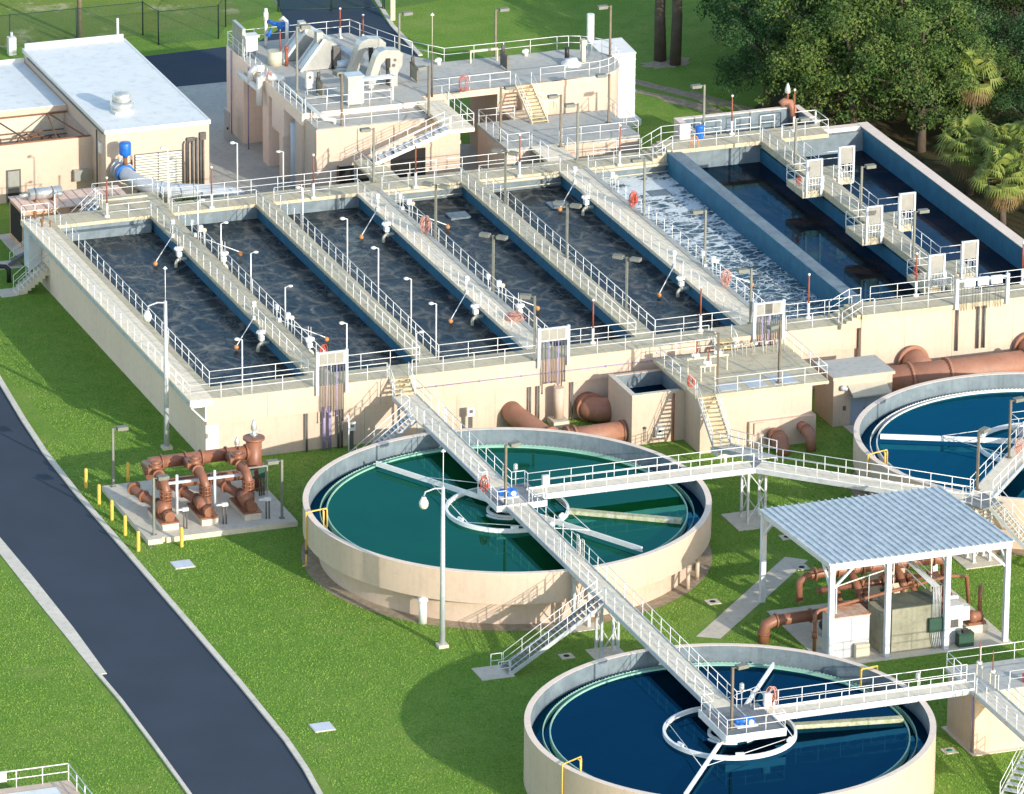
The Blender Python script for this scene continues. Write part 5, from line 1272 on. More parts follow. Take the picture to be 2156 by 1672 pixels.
MB().path([(33.4,-40.2,.5),(35.2,-40.2,.5),(35.9,-40.8,.6),(35.9,-41.9,.8)],.27,12).tube((34.2,-40.2,.5),(34.2,-40.2,1.5),.2,10).tube((35.2,-40.2,.5),(35.2,-40.2,1.3),.2,10).build('pipe', M['brown'], t)
MB().disc((34.6,-40.2,.5),(1,0,0),.38,.1,14).disc((33.8,-40.2,.5),(1,0,0),.38,.1,14).disc((34.2,-40.2,1.5),(0,0,1),.34,.09,14).disc((35.2,-40.2,1.3),(0,0,1),.34,.09,14).build('flange', M['brown'], t)
MB().tube((34.9,-41.0,1.6),(35.5,-41.0,1.6),.13,10).sphere((35.6,-41.0,1.6),.18,8).tube((34.9,-41.0,1.2),(34.9,-41.0,1.6),.05,6).build('gauge', M['white'], t)
t = thing('teal_motor','dark teal upright motor among the pipes under the canopy','motor',(31.9,-38.2,0))
MB().tube((31.9,-38.3,.1),(31.9,-38.3,1.5),.3,14).lathe((31.9,-38.3,1.5),[(.34,0),(.34,.12),(.001,.22)],14).build('motor', M['green'], t)
# ------------------------------------------------------------------ left buildings
t = thing('blower_building','tall cream building with flat white roof and a mushroom vent','building',(13,63,0))
MB().box(9.2,17.05,52.6,73.4,0,5.62).build('wall', M['wall'], t)
MB().box(9.1,17.15,52.5,73.5,5.62,5.84).build('fascia', M['white'], t)
MB().box(9.28,16.97,52.68,73.32,5.84,5.90).build('roof', M['roofwhite'], t)
MB().box(9.1,9.28,52.5,73.5,5.84,5.93).box(16.97,17.15,52.5,73.5,5.84,5.93).box(9.28,16.97,52.5,52.68,5.84,5.93).box(9.28,16.97,73.32,73.5,5.84,6.3).build('roof_edge', M['white'], t)
MB().tube((9.05,52.6,5.6),(9.05,72,5.6),.07,6).tube((9.0,54.2,0),(9.0,54.2,5.5),.06,6).build('gutter', M['conduit'], t)
lv = MB().box(11.35,14.95,52.53,52.6,1.2,3.85).build('louvre', M['conduit'], t)
mb = MB()
for i in range(13): mb.obox((13.15,52.47,1.33+i*.2),(3.5,.15,.035),0,.75)
mb.build('slats', M['louvre'], lv)
MB().box(13.1,13.16,52.44,52.53,1.2,3.85).build('mullion', M['conduit'], lv)
mb = MB()
for i,x in enumerate((15.05,15.3,15.45)): mb.path([(x,52.48,0),(x,52.48,4.3),(x+.1,52.48,4.5)],.05,6)
for x in (15.75,16.05,16.35,16.55): mb.tube((x,52.45,0),(x,52.45,4.7),.08,6)
mb.build('conduit', M['conduit'], t)
MB().box(16.3,16.75,52.35,52.6,4.5,5.05).box(15.3,15.9,52.35,52.6,4.5,4.75).build('junction_box', M['conduit'], t)
MB().box(9.02,9.2,53.4,53.9,3.9,4.7).build('wall_light', M['white'], t)
v = thing('roof_vent','domed silver mushroom fan on the white roof','roof vent',(11.6,56.4,5.9))
MB().box(10.95,12.25,55.75,57.05,5.9,6.1).build('curb', M['white'], v)
MB().lathe((11.6,56.4,6.1),[(.55,0),(.6,.1),(.85,.25),(.9,.45),(.82,.6),(.7,.68)],22).build('skirt', M['silver'], v)
MB().lathe((11.6,56.4,6.1),[(.66,.66),(.68,.8),(.68,1.15),(.6,1.3),(.35,1.38),(.001,1.4)],22).build('hood', M['silver'], v)
t = thing('low_building','low cream building with white roof and an open-topped cable yard','building',(3,66,0))
MB().box(-8,9.2,56.0,56.25,0,4.4).box(8.95,9.19,56.25,62.2,0,4.4).box(-8,9.19,62.3,73.2,0,4.55).build('wall', M['wall'], t)
MB().box(-8,9.18,62.2,73.3,4.55,4.9).build('fascia', M['wall'], t); MB().box(-8,9.1,62.3,73.2,4.9,4.95).build('roof', M['roofwhite'], t)
MB().box(-8,9.15,73.2,73.3,4.9,5.25).build('parapet', M['white'], t)
MB().box(-8,9.15,62.27,62.29,0,4.5).box(-8,8.95,56.26,62.27,.5,.52).build('yard_wall', M['concrete'], t)
mb = MB().beam((-8,56.12,4.45),(9.1,56.12,4.45),.12,.1).beam((-8,62.1,4.45),(9.1,62.1,4.45),.12,.1)
for i in range(8):
    x = -6+i*2.1; mb.beam((x,56.1,4.46),(x-1.0 if i%2 else x+1.0,62.1,4.46),.08,.08)
mb.build('rusty_frame', M['rust'], t)
mb = MB()
for i in range(22):
    x = random.uniform(-6,8); y = random.uniform(58,61.5)
    mb.path([(x,y,.5),(x+.1,y,2.6),(x+.5,y,3.2),(x+1.0,y,3.3),(x+1.4,y,2.8),(x+1.5,y,.6)],.06,5)
for i in range(5): mb.tube((-7,58+i*.7,3.0+.15*i),(8.5,58+i*.7,3.0+.15*i),.05,5)
mb.build('yard_pipework', M['rust'], t)
d_ = MB().box(2.65,3.75,55.93,56.0,.0,2.5).build('door', M['conduit'], t); MB().box(2.78,3.62,55.9,55.93,1.2,2.4).build('vent_panel', M['steel'], d_); MB().box(2.78,3.62,55.9,55.93,.1,1.1).build('lower_panel', M['black'], d_)
MB().box(7.7,8.7,55.5,56.0,1.25,2.05).build('meter_box', M['steel'], t)
# air pipe with its blue actuator
t = thing('air_main','fat grey air pipe bending from the building wall down behind the basin','pipe',(12,47,0))
MB().path([(10.2,52.6,3.0),(10.2,51.4,3.0),(10.25,50.4,2.95),(10.7,49.0,2.85),(11.4,47.9,2.75),(12.4,47.2,2.7),(14.5,46.4,2.65),(16.3,45.6,2.55),(17.0,44.9,2.4)],.55,20).build('pipe', M['galv'], t)
MB().disc((10.2,52.2,3.0),(0,1,0),.78,.16,24).disc((10.2,51.6,3.0),(0,1,0),.72,.1,24).disc((11.9,47.5,2.73),(1,-.6,0),.58,.06,20).disc((14.0,46.6,2.66),(1,-.4,0),.58,.06,20).build('flange', M['galv'], t)
MB().box(10.5,10.7,49.1,49.3,0,2.5).box(14.9,15.1,46.1,46.3,0,2.2).build('support', M['conduit'], t)
t = thing('valve_actuator','bright blue drum actuator on the grey air pipe','valve',(10.2,51.1,3))
MB().lathe((10.2,51.1,4.45),[(.001,-.02),(.42,0),(.44,.05),(.44,.85),(.4,.92),(.001,.95)],22).build('drum', M['blue'], t)
MB().disc((10.2,51.1,3.0),(0,1,0),.68,.3,20).tube((10.2,51.1,4.25),(10.2,51.1,4.5),.2,12).build('valve_body', M['blue'], t)
MB().tube((10.2,51.1,3.6),(10.2,51.1,4.3),.16,10).tube((10.35,51.0,3.8),(10.65,50.9,3.8),.04,6).tube((10.65,50.9,3.6),(10.65,50.9,4.4),.03,6).disc((10.6,50.8,3.9),(1,0,0),.2,.05,10).build('neck', M['rust'], t)
# generator enclosure
t = thing('generator','peach generator enclosure with dark radiator grille and steel silencer','generator',(4.7,46.7,0))
MB().box(.7,8.7,45.1,48.4,.1,3.05).build('enclosure', M['genset'], t)
MB().box(.68,.7,45.35,48.2,.45,2.75).build('grille', M['dark'], t)
MB().box(.6,8.8,45.0,48.5,3.05,3.11).build('roof', M['gensettop'], t)
mb = MB()
for i in range(11): mb.box(1.0+i*.72,1.035+i*.72,45.0,48.5,3.11,3.14)
mb.build('roof_seam', mat('rusty_seam',(.55,.33,.22),(.42,.22,.13),2,.7), t)
mb = MB()
for x in (3.2,4.2,5.4,6.3,7.2): mb.box(x,x+.03,45.085,45.1,.3,2.85)
mb.box(4.2,5.3,45.07,45.1,2.88,2.94); mb.build('door_joint', M['rust'], t)
MB().tube((1.7,46.9,3.65),(4.1,46.9,3.65),.42,20).build('silencer', M['silver'], t); MB().tube((1.0,46.9,3.6),(1.7,46.9,3.65),.14,12).build('tailpipe', M['silver'], t)
mb = MB()
for x in (2.1,3.4): mb.disc((x,46.9,3.65),(1,0,0),.44,.06,18); mb.box(x-.04,x+.04,46.5,47.3,3.11,3.3)
mb.build('strap', M['rust'], t)
struct('pavement', MB().box(-.05,9.2,44.5,49.1,-.02,.1), M['concrete'])
# landing, concrete stair and small grey stair at the rear left corner
t = thing('corner_platform','small steel platform with valves and pale cabinet at the basin rear corner','platform',(-.3,38.9,0))
MB().box(-1.15,.42,38.62,39.3,H-.36,H+.03).build('deck', M['deckwhite'], t); MB().box(-.95,-.03,38.0,39.25,1.2,H-.42).build('cabinet', M['canopypost'], t)
MB().box(-.9,-.8,38.1,38.2,0,1.2).box(-.9,-.8,39.1,39.2,0,1.2).build('leg', M['galv'], t)
rail(t, [(-1.1,38.6,H),(-1.1,39.25,H),(.9,39.25,H)], sp=1.2)
for y_ in (37.2,38.9):
    MB().tube((-.2,y_,H+.1),(-.2,y_,H+.5),.07,8).sphere((-.2,y_,H+.55),.16,8).tube((.3,y_-.3,H+.1),(.3,y_-.3,H+.6),.05,6).build('valve', M['rust'], t)
cs = stairs('concrete_stair','pale concrete steps at the rear left corner of the basin','' and 0 or (-2.35,36.95,.0),(-.0,36.95,1.75),1.2,concrete=True,tread=M['concrete'],railh=1.05)
MB().box(-3.5,-2.3,36.2,37.8,-.02,.05).build('slab', M['concrete'], cs)
MB().box(-.02,0,36.0,37.9,0,1.75).build('landing', M['concrete'], cs)
gs = stairs('staircase','small dark grey steel steps by the generator radiator',(-.9,42.9,.05),(.55,42.0,1.3),1.0,tread=M['grate'],string=M['conduit'])
MB().box(-1.9,-.2,41.9,43.6,-.02,.04).build('slab', M['concrete'], gs)
o = MB().path([(-2.1,39.2,0),(-2.1,39.2,.95),(-2.3,39.3,1.15),(-2.7,39.5,1.15)],.17,12); tag(o.build('vent_pipe', M['black']), 'black gooseneck vent pipe on the grass at the left edge', 'pipe')
# rear platform rails between basin and generator
t = thing('rear_platform','grey stepped platform behind the first lane','platform',(6.5,40.6,0))
MB().box(5.0,9.6,39.65,42.4,H-.25,H-.01).build('deck', M['deck'], t)
rail(t, [(5.0,42.3,H),(9.5,42.3,H),(9.5,39.8,H)], sp=1.6); rail(t, [(5.0,39.8,H),(5.0,42.3,H)], sp=1.3)
MB().tube((5.2,40.7,H+.3),(8.6,40.7,H+.3),.1,8).build('pipe', M['beige'], t)
stairs('staircase','short steel flight from the rear platform toward the generator',(2.9,41.0,2.7),(5.0,41.0,H),1.0,tread=M['galv'])

# ------------------------------------------------------------------ headworks
HWZ = 6.5
t = thing('headworks_building','tall cream headworks block with open bays and railed deck','building',(28,57,0))
MB().box(23.3,33.0,50.0,67.7,HWZ-.9,HWZ).build('deck_beam', M['wall_shade_lift'], t)
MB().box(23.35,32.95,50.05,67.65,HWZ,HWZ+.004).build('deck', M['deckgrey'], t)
MB().box(23.3,33.0,63.6,67.7,0,HWZ-.9).build('wall', M['wall_shade_lift'], t)
MB().box(24.9,33.0,50.0,63.6,0,HWZ-.9).build('wall', M['wall_shade_lift'], t)
for y0,y1 in ((57.9,59.3),(54.6,55.4)): MB().box(23.36,24.9,y0,y1,0,HWZ-.9).build('pier', M['wall_shade_lift'], t)
MB().box(23.32,24.9,54.2,57.0,3.4,HWZ-.9).build('bay_hopper', M['wall_shade_lift'], t)
MB().tube((23.9,53.0,0),(23.9,53.0,HWZ-1.6),.45,16).build('drain_column', M['canopypost'], t)
MB().box(23.28,24.0,50.0,51.5,0,HWZ-.9).build('pier', M['wall'], t)
ZF = 6.12
MB().box(23.5,34.55,47.3,50.0,0,ZF-.05).build('wall', M['wall'], t)
MB().box(23.55,32.2,47.35,50.0,ZF-.05,ZF).build('lower_deck', M['deckgrey'], t)
MB().box(23.45,34.6,47.24,47.3,3.9,4.15).box(23.45,31.9,47.2,47.3,ZF-.25,ZF-.02).build('band', M['wall'], t)
for x in (26.6,29.4): MB().box(x,x+.04,47.27,47.3,4.15,ZF-.25).build('joint', M['rust'], t)
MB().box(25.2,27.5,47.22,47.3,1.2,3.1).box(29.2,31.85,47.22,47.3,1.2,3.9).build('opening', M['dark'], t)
MB().box(25.05,25.2,47.2,47.3,1.0,3.2).build('jamb', M['rust'], t)
MB().box(32.2,34.1,43.0,50.0,HWZ-.3,HWZ-.02).build('landing', M['deckwhite'], t)
MB().beam((34.0,44,HWZ-.3),(34.0,46.9,HWZ-1.6),.12,.12).beam((34.0,47.0,HWZ-.3),(34.0,47.0,HWZ-1.7),.12,.12).build('bracket', M['galv'], t)
d_ = MB().box(22.3,22.36,64.0,65.3,.02,2.4).build('door', M['steel'], t); MB().box(22.22,22.3,64.3,64.42,1.0,1.15).build('handle', M['dark'], d_)
for y in (66.3,62.2): MB().tube((23.2,y,0),(23.2,y,HWZ),.05,6).build('conduit', M['purple'], t)
# wing to the round grit chamber
MB().prism([(33,58.5),(33,67.6),(33.4,66.5),(35.6,60.6),(37.2,58.5)],HWZ-.5,HWZ-.001).build('deck', M['deckgrey'], t)
MB().prism([(32.99,51.4),(46.3,51.7),(46.3,58.5),(32.99,58.5)],HWZ-.55,HWZ-.06).build('deck_beam', M['wall'], t)
MB().sheet([(32.99,51.4),(46.3,51.7),(46.3,58.5),(32.99,58.5)],HWZ+.002).build('deck', M['deckgrey'], t)
MB().box(39.3,41.0,52.4,58.3,0,HWZ-.55).build('wall', M['wall'], t)
MB().box(34.6,35.4,52,52.8,0,HWZ-.55).build('pier', M['wall'], t)
GC = (46.27,55.15,0)
MB().lathe(GC,[(3.4,0),(3.4,HWZ-.25)],48).build('round_wall', M['wall'], t)
MB().box(41.0,46.3,51.75,58.5,0,HWZ-.55).build('wall', M['wall'], t)
MB().lathe(GC,[(3.48,HWZ-.4),(3.48,HWZ-.01),(.01,HWZ+.006)],48,smooth=False).build('round_deck', M['deckgrey'], t)
rt_ = [(GC[0]+3.4*math.cos(a),GC[1]+3.4*math.sin(a),HWZ) for a in [math.radians(-90+15*i) for i in range(13)]]
rail(t, [(42.4,51.7,HWZ)]+rt_+[(42.0,58.5,HWZ),(37.3,58.5,HWZ),(35.6,60.8,HWZ),(33.4,66.4,HWZ),(33.0,67.6,HWZ),(27.5,67.6,HWZ),(23.4,67.6,HWZ)], sp=1.9)
rail(t, [(23.35,67.6,HWZ),(23.35,50.1,HWZ)], sp=1.35, drop=.3)
rail(t, [(33.6,51.5,HWZ),(40.0,51.6,HWZ)], sp=1.7, drop=.2)
rail(t, [(23.6,50.15,HWZ),(30.2,50.15,HWZ)], sp=1.7); rail(t, [(24.2,51.9,HWZ),(31.0,51.9,HWZ)], sp=1.9)
rail(t, [(23.6,47.4,ZF),(31.9,47.4,ZF)], sp=1.9, drop=.3); rail(t, [(23.6,50,ZF),(23.6,47.4,ZF)], sp=1.3)
rail(t, [(34.05,43.1,HWZ),(34.05,49.9,HWZ)], sp=1.3); rail(t, [(32.3,43.05,HWZ),(34.05,43.05,HWZ)], sp=1.0)
stairs('staircase','long steel flight up the front of the headworks block',(26.5,43.6,H),(32.2,43.6,HWZ),1.2,tread=M['galv'],string=M['rail'])
t = thing('rear_deck','narrow concrete deck joining basin and headworks stairs','platform',(28,42,0))
MB().box(25.3,27.2,39.65,44.4,H-.2,H-.006).build('deck', M['deck'], t); MB().box(25.35,25.5,44.1,44.25,0,H-.2).box(27.0,27.15,44.1,44.25,0,H-.2).build('leg', M['galv'], t); rail(t, [(25.35,39.8,H),(25.35,44.3,H)], sp=1.4)
# grit chamber forebay
t = thing('grit_forebay','low cream forebay block with railed deck between basin and round chamber','concrete block',(42,46,0))
MB().box(36.75,47.0,43.4,49.6,0,H-.2).build('wall', M['wall'], t); MB().box(36.7,47.05,43.3,49.7,H-.2,H+.002).build('deck', M['deckgrey'], t)
MB().box(38.55,40.75,39.63,43.3,H-.24,H).build('walkway', M['deckwhite'], t)
MB().box(39.6,42.2,49.7,51.7,H-.2,H-.002).build('walkway', M['deckwhite'], t)
rail(t, [(36.8,49.5,H),(36.8,43.4,H),(38.5,43.4,H)], sp=1.4, drop=.2); rail(t, [(36.8,49.6,H),(39.6,49.6,H)], sp=1.5); rail(t, [(41.0,43.4,H),(46.95,43.4,H),(46.95,45.8,H)], sp=1.6, drop=.2)
rail(t, [(42.2,49.7,H),(42.2,51.4,H),(43.6,51.4,H)], sp=1.3); rail(t, [(46.9,46.2,H),(46.9,49.6,H)], sp=1.4)
rail(t, [(38.6,43.2,H),(38.6,39.8,H)], sp=1.5); rail(t, [(40.72,43.2,H),(40.72,39.8,H)], sp=1.5)
stairs('staircase','pale flight from the forebay up to the round chamber deck',(41.1,48.2,H),(41.0,51.5,HWZ),1.25,tread=M['tread'],string=M['deckwhite'])
t = thing('odour_tower','tall white panelled duct tower behind the round chamber','tower',(51.2,60,0))
MB().prism([(50.0,58.6),(52.6,58.6),(52.6,61.6),(50.0,61.6)],.5,5.7).build('casing', M['white'], t)
MB().add([(49.95,58.55,5.7),(52.65,58.55,5.7),(52.65,61.65,5.95),(49.95,61.65,5.95),(49.95,58.55,5.6),(52.65,58.55,5.6),(52.65,61.65,5.6),(49.95,61.65,5.6)],[(0,1,2,3),(0,4,5,1),(1,5,6,2),(2,6,7,3),(3,7,4,0)]).build('roof', M['white'], t)
MB().tube((50.3,62.1,0),(50.3,62.1,7.9),.28,16).build('stack', M['white'], t)
mb = MB()
for i in range(8): mb.box(49.96,52.64,58.57,58.6,.8+i*.62,.83+i*.62)
mb.build('joint', M['rail'], t); MB().box(49.6,53.0,58.2,62,0,.5).build('base', M['canopypost'], t)

# equipment on the headworks deck
def screen(x, y, lab):
    t = thing('bar_screen', lab, 'bar screen', (x,y,HWZ), 'sloping steel bar screens')
    w = 1.25; L = 2.9; hgt = 2.35
    p = [(x-.1,HWZ+.05),(x+1.75,HWZ+hgt),(x+2.6,HWZ+hgt-.45),(x+3.1,HWZ+.9),(x+2.3,HWZ+.05)]
    vs = [(a,y-w/2,b) for a,b in p]+[(a,y+w/2,b) for a,b in p]; n = 5
    MB().add(vs,[tuple(range(n)),tuple(reversed(range(n,2*n)))]+[(i,n+i,n+(i+1)%n,(i+1)%n) for i in range(n)]).build('housing', M['steel'], t)
    MB().beam((x-.15,y-w/2-.03,HWZ+.02),(x+1.7,y-w/2-.03,HWZ+hgt+.02),.06,.18).beam((x-.15,y+w/2+.03,HWZ+.02),(x+1.7,y+w/2+.03,HWZ+hgt+.02),.06,.18).build('edge_frame', M['canopypost'], t)
    MB().box(x+1.2,x+1.7,y-.3,y+.3,HWZ+hgt-.35,HWZ+hgt+.45).build('top_box', M['steel'], t)
    MB().box(x+2.3,x+2.9,y-w/2-.25,y-w/2-.02,HWZ+.3,HWZ+1.8).build('side_frame', M['conduit'], t)
screen(26.2,63.0,'sloping steel bar screen on the headworks deck, rear one'); screen(26.6,60.2,'sloping steel bar screen on the headworks deck, front one')
def conveyor(x, y, lab):
    t = thing('rake_conveyor', lab, 'conveyor', (x,y,HWZ), 'hooked steel conveyors on the headworks')
    a = [(-.55,0),(.25,2.35),(.5,2.7),(1.0,2.85),(2.0,2.7),(2.35,2.4),(2.3,1.6),(1.9,.9),(1.35,.8),(1.2,1.9),(.85,2.0),(.6,1.7),(.1,0)]
    vs = [(x+p,y-.45,HWZ+q) for p,q in a]+[(x+p,y+.45,HWZ+q) for p,q in a]; n = len(a)
    MB().add(vs,[tuple(range(n)),tuple(reversed(range(n,2*n)))]+[(i,n+i,n+(i+1)%n,(i+1)%n) for i in range(n)]).build('housing', M['steel'], t)
    MB().box(x+1.35,x+1.9,y-.5,y+.4,HWZ,HWZ+.9).build('discharge_leg', M['steel'], t)
    MB().box(x+1.0,x+1.3,y-.6,y-.45,HWZ+1.5,HWZ+2.2).tube((x+1.1,y-.55,HWZ+.2),(x+1.1,y-.55,HWZ+1.5),.12,8).build('chain_drive', M['black'], t)
    MB().disc((x+1.7,y-.46,HWZ+2.0),(0,1,0),.12,.04,12).disc((x+1.6,y-.46,HWZ+1.6),(0,1,0),.14,.04,12).build('port', M['conduit'], t)
conveyor(29.9,57.6,'hooked steel conveyor on the headworks deck, rear one'); conveyor(30.2,54.6,'hooked steel conveyor on the headworks deck, front one')
t = thing('screw_motor','pale grey motor behind the front bar screen','motor',(29.5,59.5,HWZ)); MB().tube((29.2,59.4,HWZ+.4),(30.0,59.2,HWZ+.45),.28,14).box(29.1,29.9,59.0,59.7,HWZ,HWZ+.15).build('motor', M['canopypost'], t); MB().tube((28.9,59.5,HWZ),(28.9,59.5,HWZ+1.5),.1,8).build('frame', M['black'], t)
t = thing('chute_cover','long sloping blue-grey cover behind the bar screens','cover',(30.5,61,HWZ)); MB().beam((28.3,63.5,HWZ+2.0),(31.0,59.0,HWZ+.5),.7,.35).build('cover', M['canopy'], t)
t = thing('white_pipework','white gooseneck pipes with blue valves at the rear of the headworks deck','pipe',(26.3,66,HWZ))
MB().tube((25.95,66.3,HWZ),(25.95,66.3,HWZ+3.0),.12,10).tube((25.95,66.3,HWZ+2.1),(25.95,66.3,HWZ+2.7),.18,10).path([(27.1,64.8,HWZ),(27.1,64.8,HWZ+2.3),(26.9,65.0,HWZ+2.55),(26.7,65.2,HWZ+2.3)],.13,10).build('pipe', M['white'], t)
MB().tube((26.1,66.2,HWZ+2.0),(27.0,65.3,HWZ+1.8),.17,10).tube((26.7,65.6,HWZ+1.8),(27.3,65.1,HWZ+1.85),.3,12).tube((25.9,65.7,HWZ+1.0),(26.2,65.7,HWZ+1.6),.2,8,.05).build('valve', M['blue'], t)
t = thing('pale_tank','pale grey cylindrical tank with fittings near the left deck edge','tank',(25.0,62,HWZ)); MB().tube((25.2,61.9,HWZ),(25.2,61.9,HWZ+1.1),.55,20).build('shell', M['beige'], t); MB().tube((25.9,61.3,HWZ),(25.9,61.3,HWZ+1.3),.14,8).sphere((25.9,61.3,HWZ+1.4),.2,8).tube((25.5,61.6,HWZ+1.1),(25.5,61.6,HWZ+2.6),.05,6).build('fittings', M['rod'], t)
for i,(x,y,w,h,l,m_) in enumerate(((23.6,65.6,.25,2.2,'tall grey control panel at the rear left of the headworks deck','steel'),(24.1,64.4,.9,1.6,'white hooded cabinet beside the rear control panel','white'),(27.6,51.0,1.1,2.2,'bright steel cabinet at the front of the headworks deck','silver'),(25.3,54.3,.5,1.7,'white sampler cabinet with a round dial on the headworks deck','white'))):
    t = thing('cabinet', l, 'cabinet', (x,y,HWZ)); d2 = 2.4 if i==0 else w*.8
    MB().box(x-w/2,x+w/2,y-d2/2,y+d2/2,HWZ+(.5 if i in (1,3) else .1),HWZ+h).build('case', M[m_], t)
    MB().box(x-w/2+.05,x-w/2+.1,y-d2/2+.05,y+d2/2-.05,HWZ,HWZ+.5).box(x+w/2-.1,x+w/2-.05,y-d2/2+.05,y+d2/2-.05,HWZ,HWZ+.5).build('leg', M['galv'], t)
    if i==3: MB().disc((x,y-d2/2-.02,HWZ+1.35),(0,1,0),.13,.03,14).build('dial', M['conduit'], t)
    if i in (1,2): MB().box(x-w/2-.1,x+w/2+.1,y-d2/2-.15,y+d2/2+.1,HWZ+h,HWZ+h+.12).build('hood', M[m_], t)
t = thing('steel_shelter','grey roofed frame beside the steel cabinet','frame',(29.3,51.2,HWZ)); MB().box(28.3,28.4,51,51.1,HWZ,HWZ+1.7).box(30.6,30.7,51,51.1,HWZ,HWZ+1.7).box(28.2,30.8,50.9,51.5,HWZ+1.7,HWZ+1.85).build('frame', M['rail'], t)
for i,(x,y) in enumerate(((33.7,55.0),(25.9,53.6),(41.0,55.6))):
    t = thing('sluice_gate',['weathered sluice frame where the two headworks decks join','weathered sluice frame near the left deck railing','tall dark sluice frame on the deck beside the round chamber'][i],'sluice',(x,y,HWZ),'sluice frames on the headworks deck')
    MB().box(x-.06,x+.06,y-.75,y-.65,HWZ,HWZ+1.1).box(x-.06,x+.06,y+.65,y+.75,HWZ,HWZ+1.1).box(x-.08,x+.08,y-.8,y+.8,HWZ+1.1,HWZ+1.22).build('frame', M['lampbrown'], t)
    MB().box(x-.03,x+.03,y-.65,y+.65,HWZ+.1,HWZ+1.0).build('plate', M['blockwall'] if i<2 else M['conduit'], t); MB().tube((x,y,HWZ+1.22),(x,y,HWZ+1.9),.04,6).tube((x,y+.4,HWZ+1.22),(x,y+.4,HWZ+1.7),.1,8).build('stem', M['conduit'], t)
t = thing('white_side_pipe','white looping pipe along the left headworks railing','pipe',(23.1,58.5,6))
MB().path([(22.9,63.3,5.6),(22.9,58.6,5.75)],.22,10).path([(22.9,60.7,5.7),(22.9,60.6,6.5),(23.2,60.3,6.9),(23.7,60.0,6.9)],.26,12).path([(22.9,58.6,4.6),(22.9,58.6,6.6),(23.3,58.5,6.75),(24.3,57.8,6.8),(24.3,57.5,6.6)],.27,12).path([(24.2,57.3,6.6),(24.2,49.6,6.72),(24.5,48.3,6.5),(25.2,48.2,6.4),(25.2,48.2,6.12)],.15,10).build('pipe', M['white'], t)
hose('life_ring',(23.5,58.1,HWZ+.5),'orange-red life ring on the left headworks railing','hosepink',n=5,r=.26); hose('hose_coil',(36.3,51.45,HWZ+.55),'thin red hose coil on the railing between headworks and round chamber','hose',n=4,r=.5)
for x,y,l in ((36.7,58.0,'white hooded vent left on the headworks wing deck'),(43.6,58.0,'white hooded vent near the round chamber')):
    t = thing('deck_vent', l, 'vent', (x,y,HWZ), 'white deck vents'); MB().tube((x,y,HWZ),(x,y,HWZ+.35),.16,12).sphere((x,y,HWZ+.38),.24,12,.7).tube((x,y,HWZ+.35),(x-.3,y-.3,HWZ+.45),.13,10).build('hood', M['white'], t)
t = thing('mixer_drive','white mixer drive with dark motor in the round chamber deck','drive motor',(46.0,54.8,HWZ)); MB().lathe((46,54.8,HWZ),[(.75,0),(.75,.18),(.5,.3),(.45,.5),(.001,.52)],18).build('gearbox', M['white'], t); MB().tube((45.8,55.2,HWZ+.4),(45.8,55.2,HWZ+1.3),.17,12).build('motor', M['black'], t); MB().box(47.0,47.3,55.2,55.5,HWZ,HWZ+1.3).box(46.95,47.35,55.1,55.6,HWZ+1.3,HWZ+1.7).build('control_post', M['beige'], t)
t = thing('deck_bench','brown bench-like pipe frame on the headworks wing','frame',(40.2,57.6,HWZ)); MB().box(39.0,41.2,57.5,57.7,HWZ+.85,HWZ+1.0).box(39.0,39.1,57.5,57.6,HWZ,HWZ+.85).box(41.1,41.2,57.5,57.6,HWZ,HWZ+.85).build('frame', M['beige'], t)
for a in [(24.1,53.5,HWZ,5.6,'tall grey lamp post at the left front of the headworks deck',0,'one'),(25.5,47.5,ZF-2,6.0,'bronze lamp post at the front wall of the headworks',math.radians(100),'one'),(25.1,39.3,H,4.1,'grey lamp post where the third walkway meets the back deck',PI,'one'),(34.0,59.2,HWZ,3.95,'grey lamp post at the inner corner of the headworks rear railing',0,'one'),(32.0,47.0,ZF,4.1,'bronze lamp post beside the headworks stair landing',math.radians(190),'one'),(41.4,58.6,HWZ,3.7,'bronze lamp post on the rear railing of the headworks wing',0,'one'),(49.5,55.9,HWZ,4.0,'bronze lamp post on the rim of the round chamber',PI,'one'),(36.95,45.3,H,4.1,'bronze lamp post on the left side of the forebay deck',0,'one'),(45.9,46.7,H,3.8,'bronze lamp post at the right of the forebay deck',PI,'one'),(40.6,42.6,H,4.0,'bronze lamp post where the forebay meets the fifth walkway',PI,'one')]:
    box_lamp(a[:3],a[3],a[4],a[5],a[6],'lampbrown' if 'bronze' in a[4] else 'lampgrey')
t = thing('antenna_mast','thin white-tipped mast on a grey pole at the headworks','mast',(33.6,50.8,HWZ)); MB().tube((33.6,50.8,HWZ),(33.6,50.8,HWZ+3.3),.09,8).build('pole', M['conduit'], t); MB().tube((33.6,50.8,HWZ+3.3),(33.6,50.8,HWZ+6.3),.025,6).build('rod', M['beige'], t); MB().lathe((33.6,50.8,HWZ+6.3),[(.16,-.05),(.001,.14)],8).build('tip', M['white'], t)
for x,y,l in ((31.9,66.6,'red-brown stem at the rear corner of the headworks railing'),(33.0,64.5,'red-brown stem just right of the rear corner stem on the headworks')):
    r = clone(VS,(x,y,HWZ),l,group='valve stems along the basin decks'); r.scale = (1,1,.75)
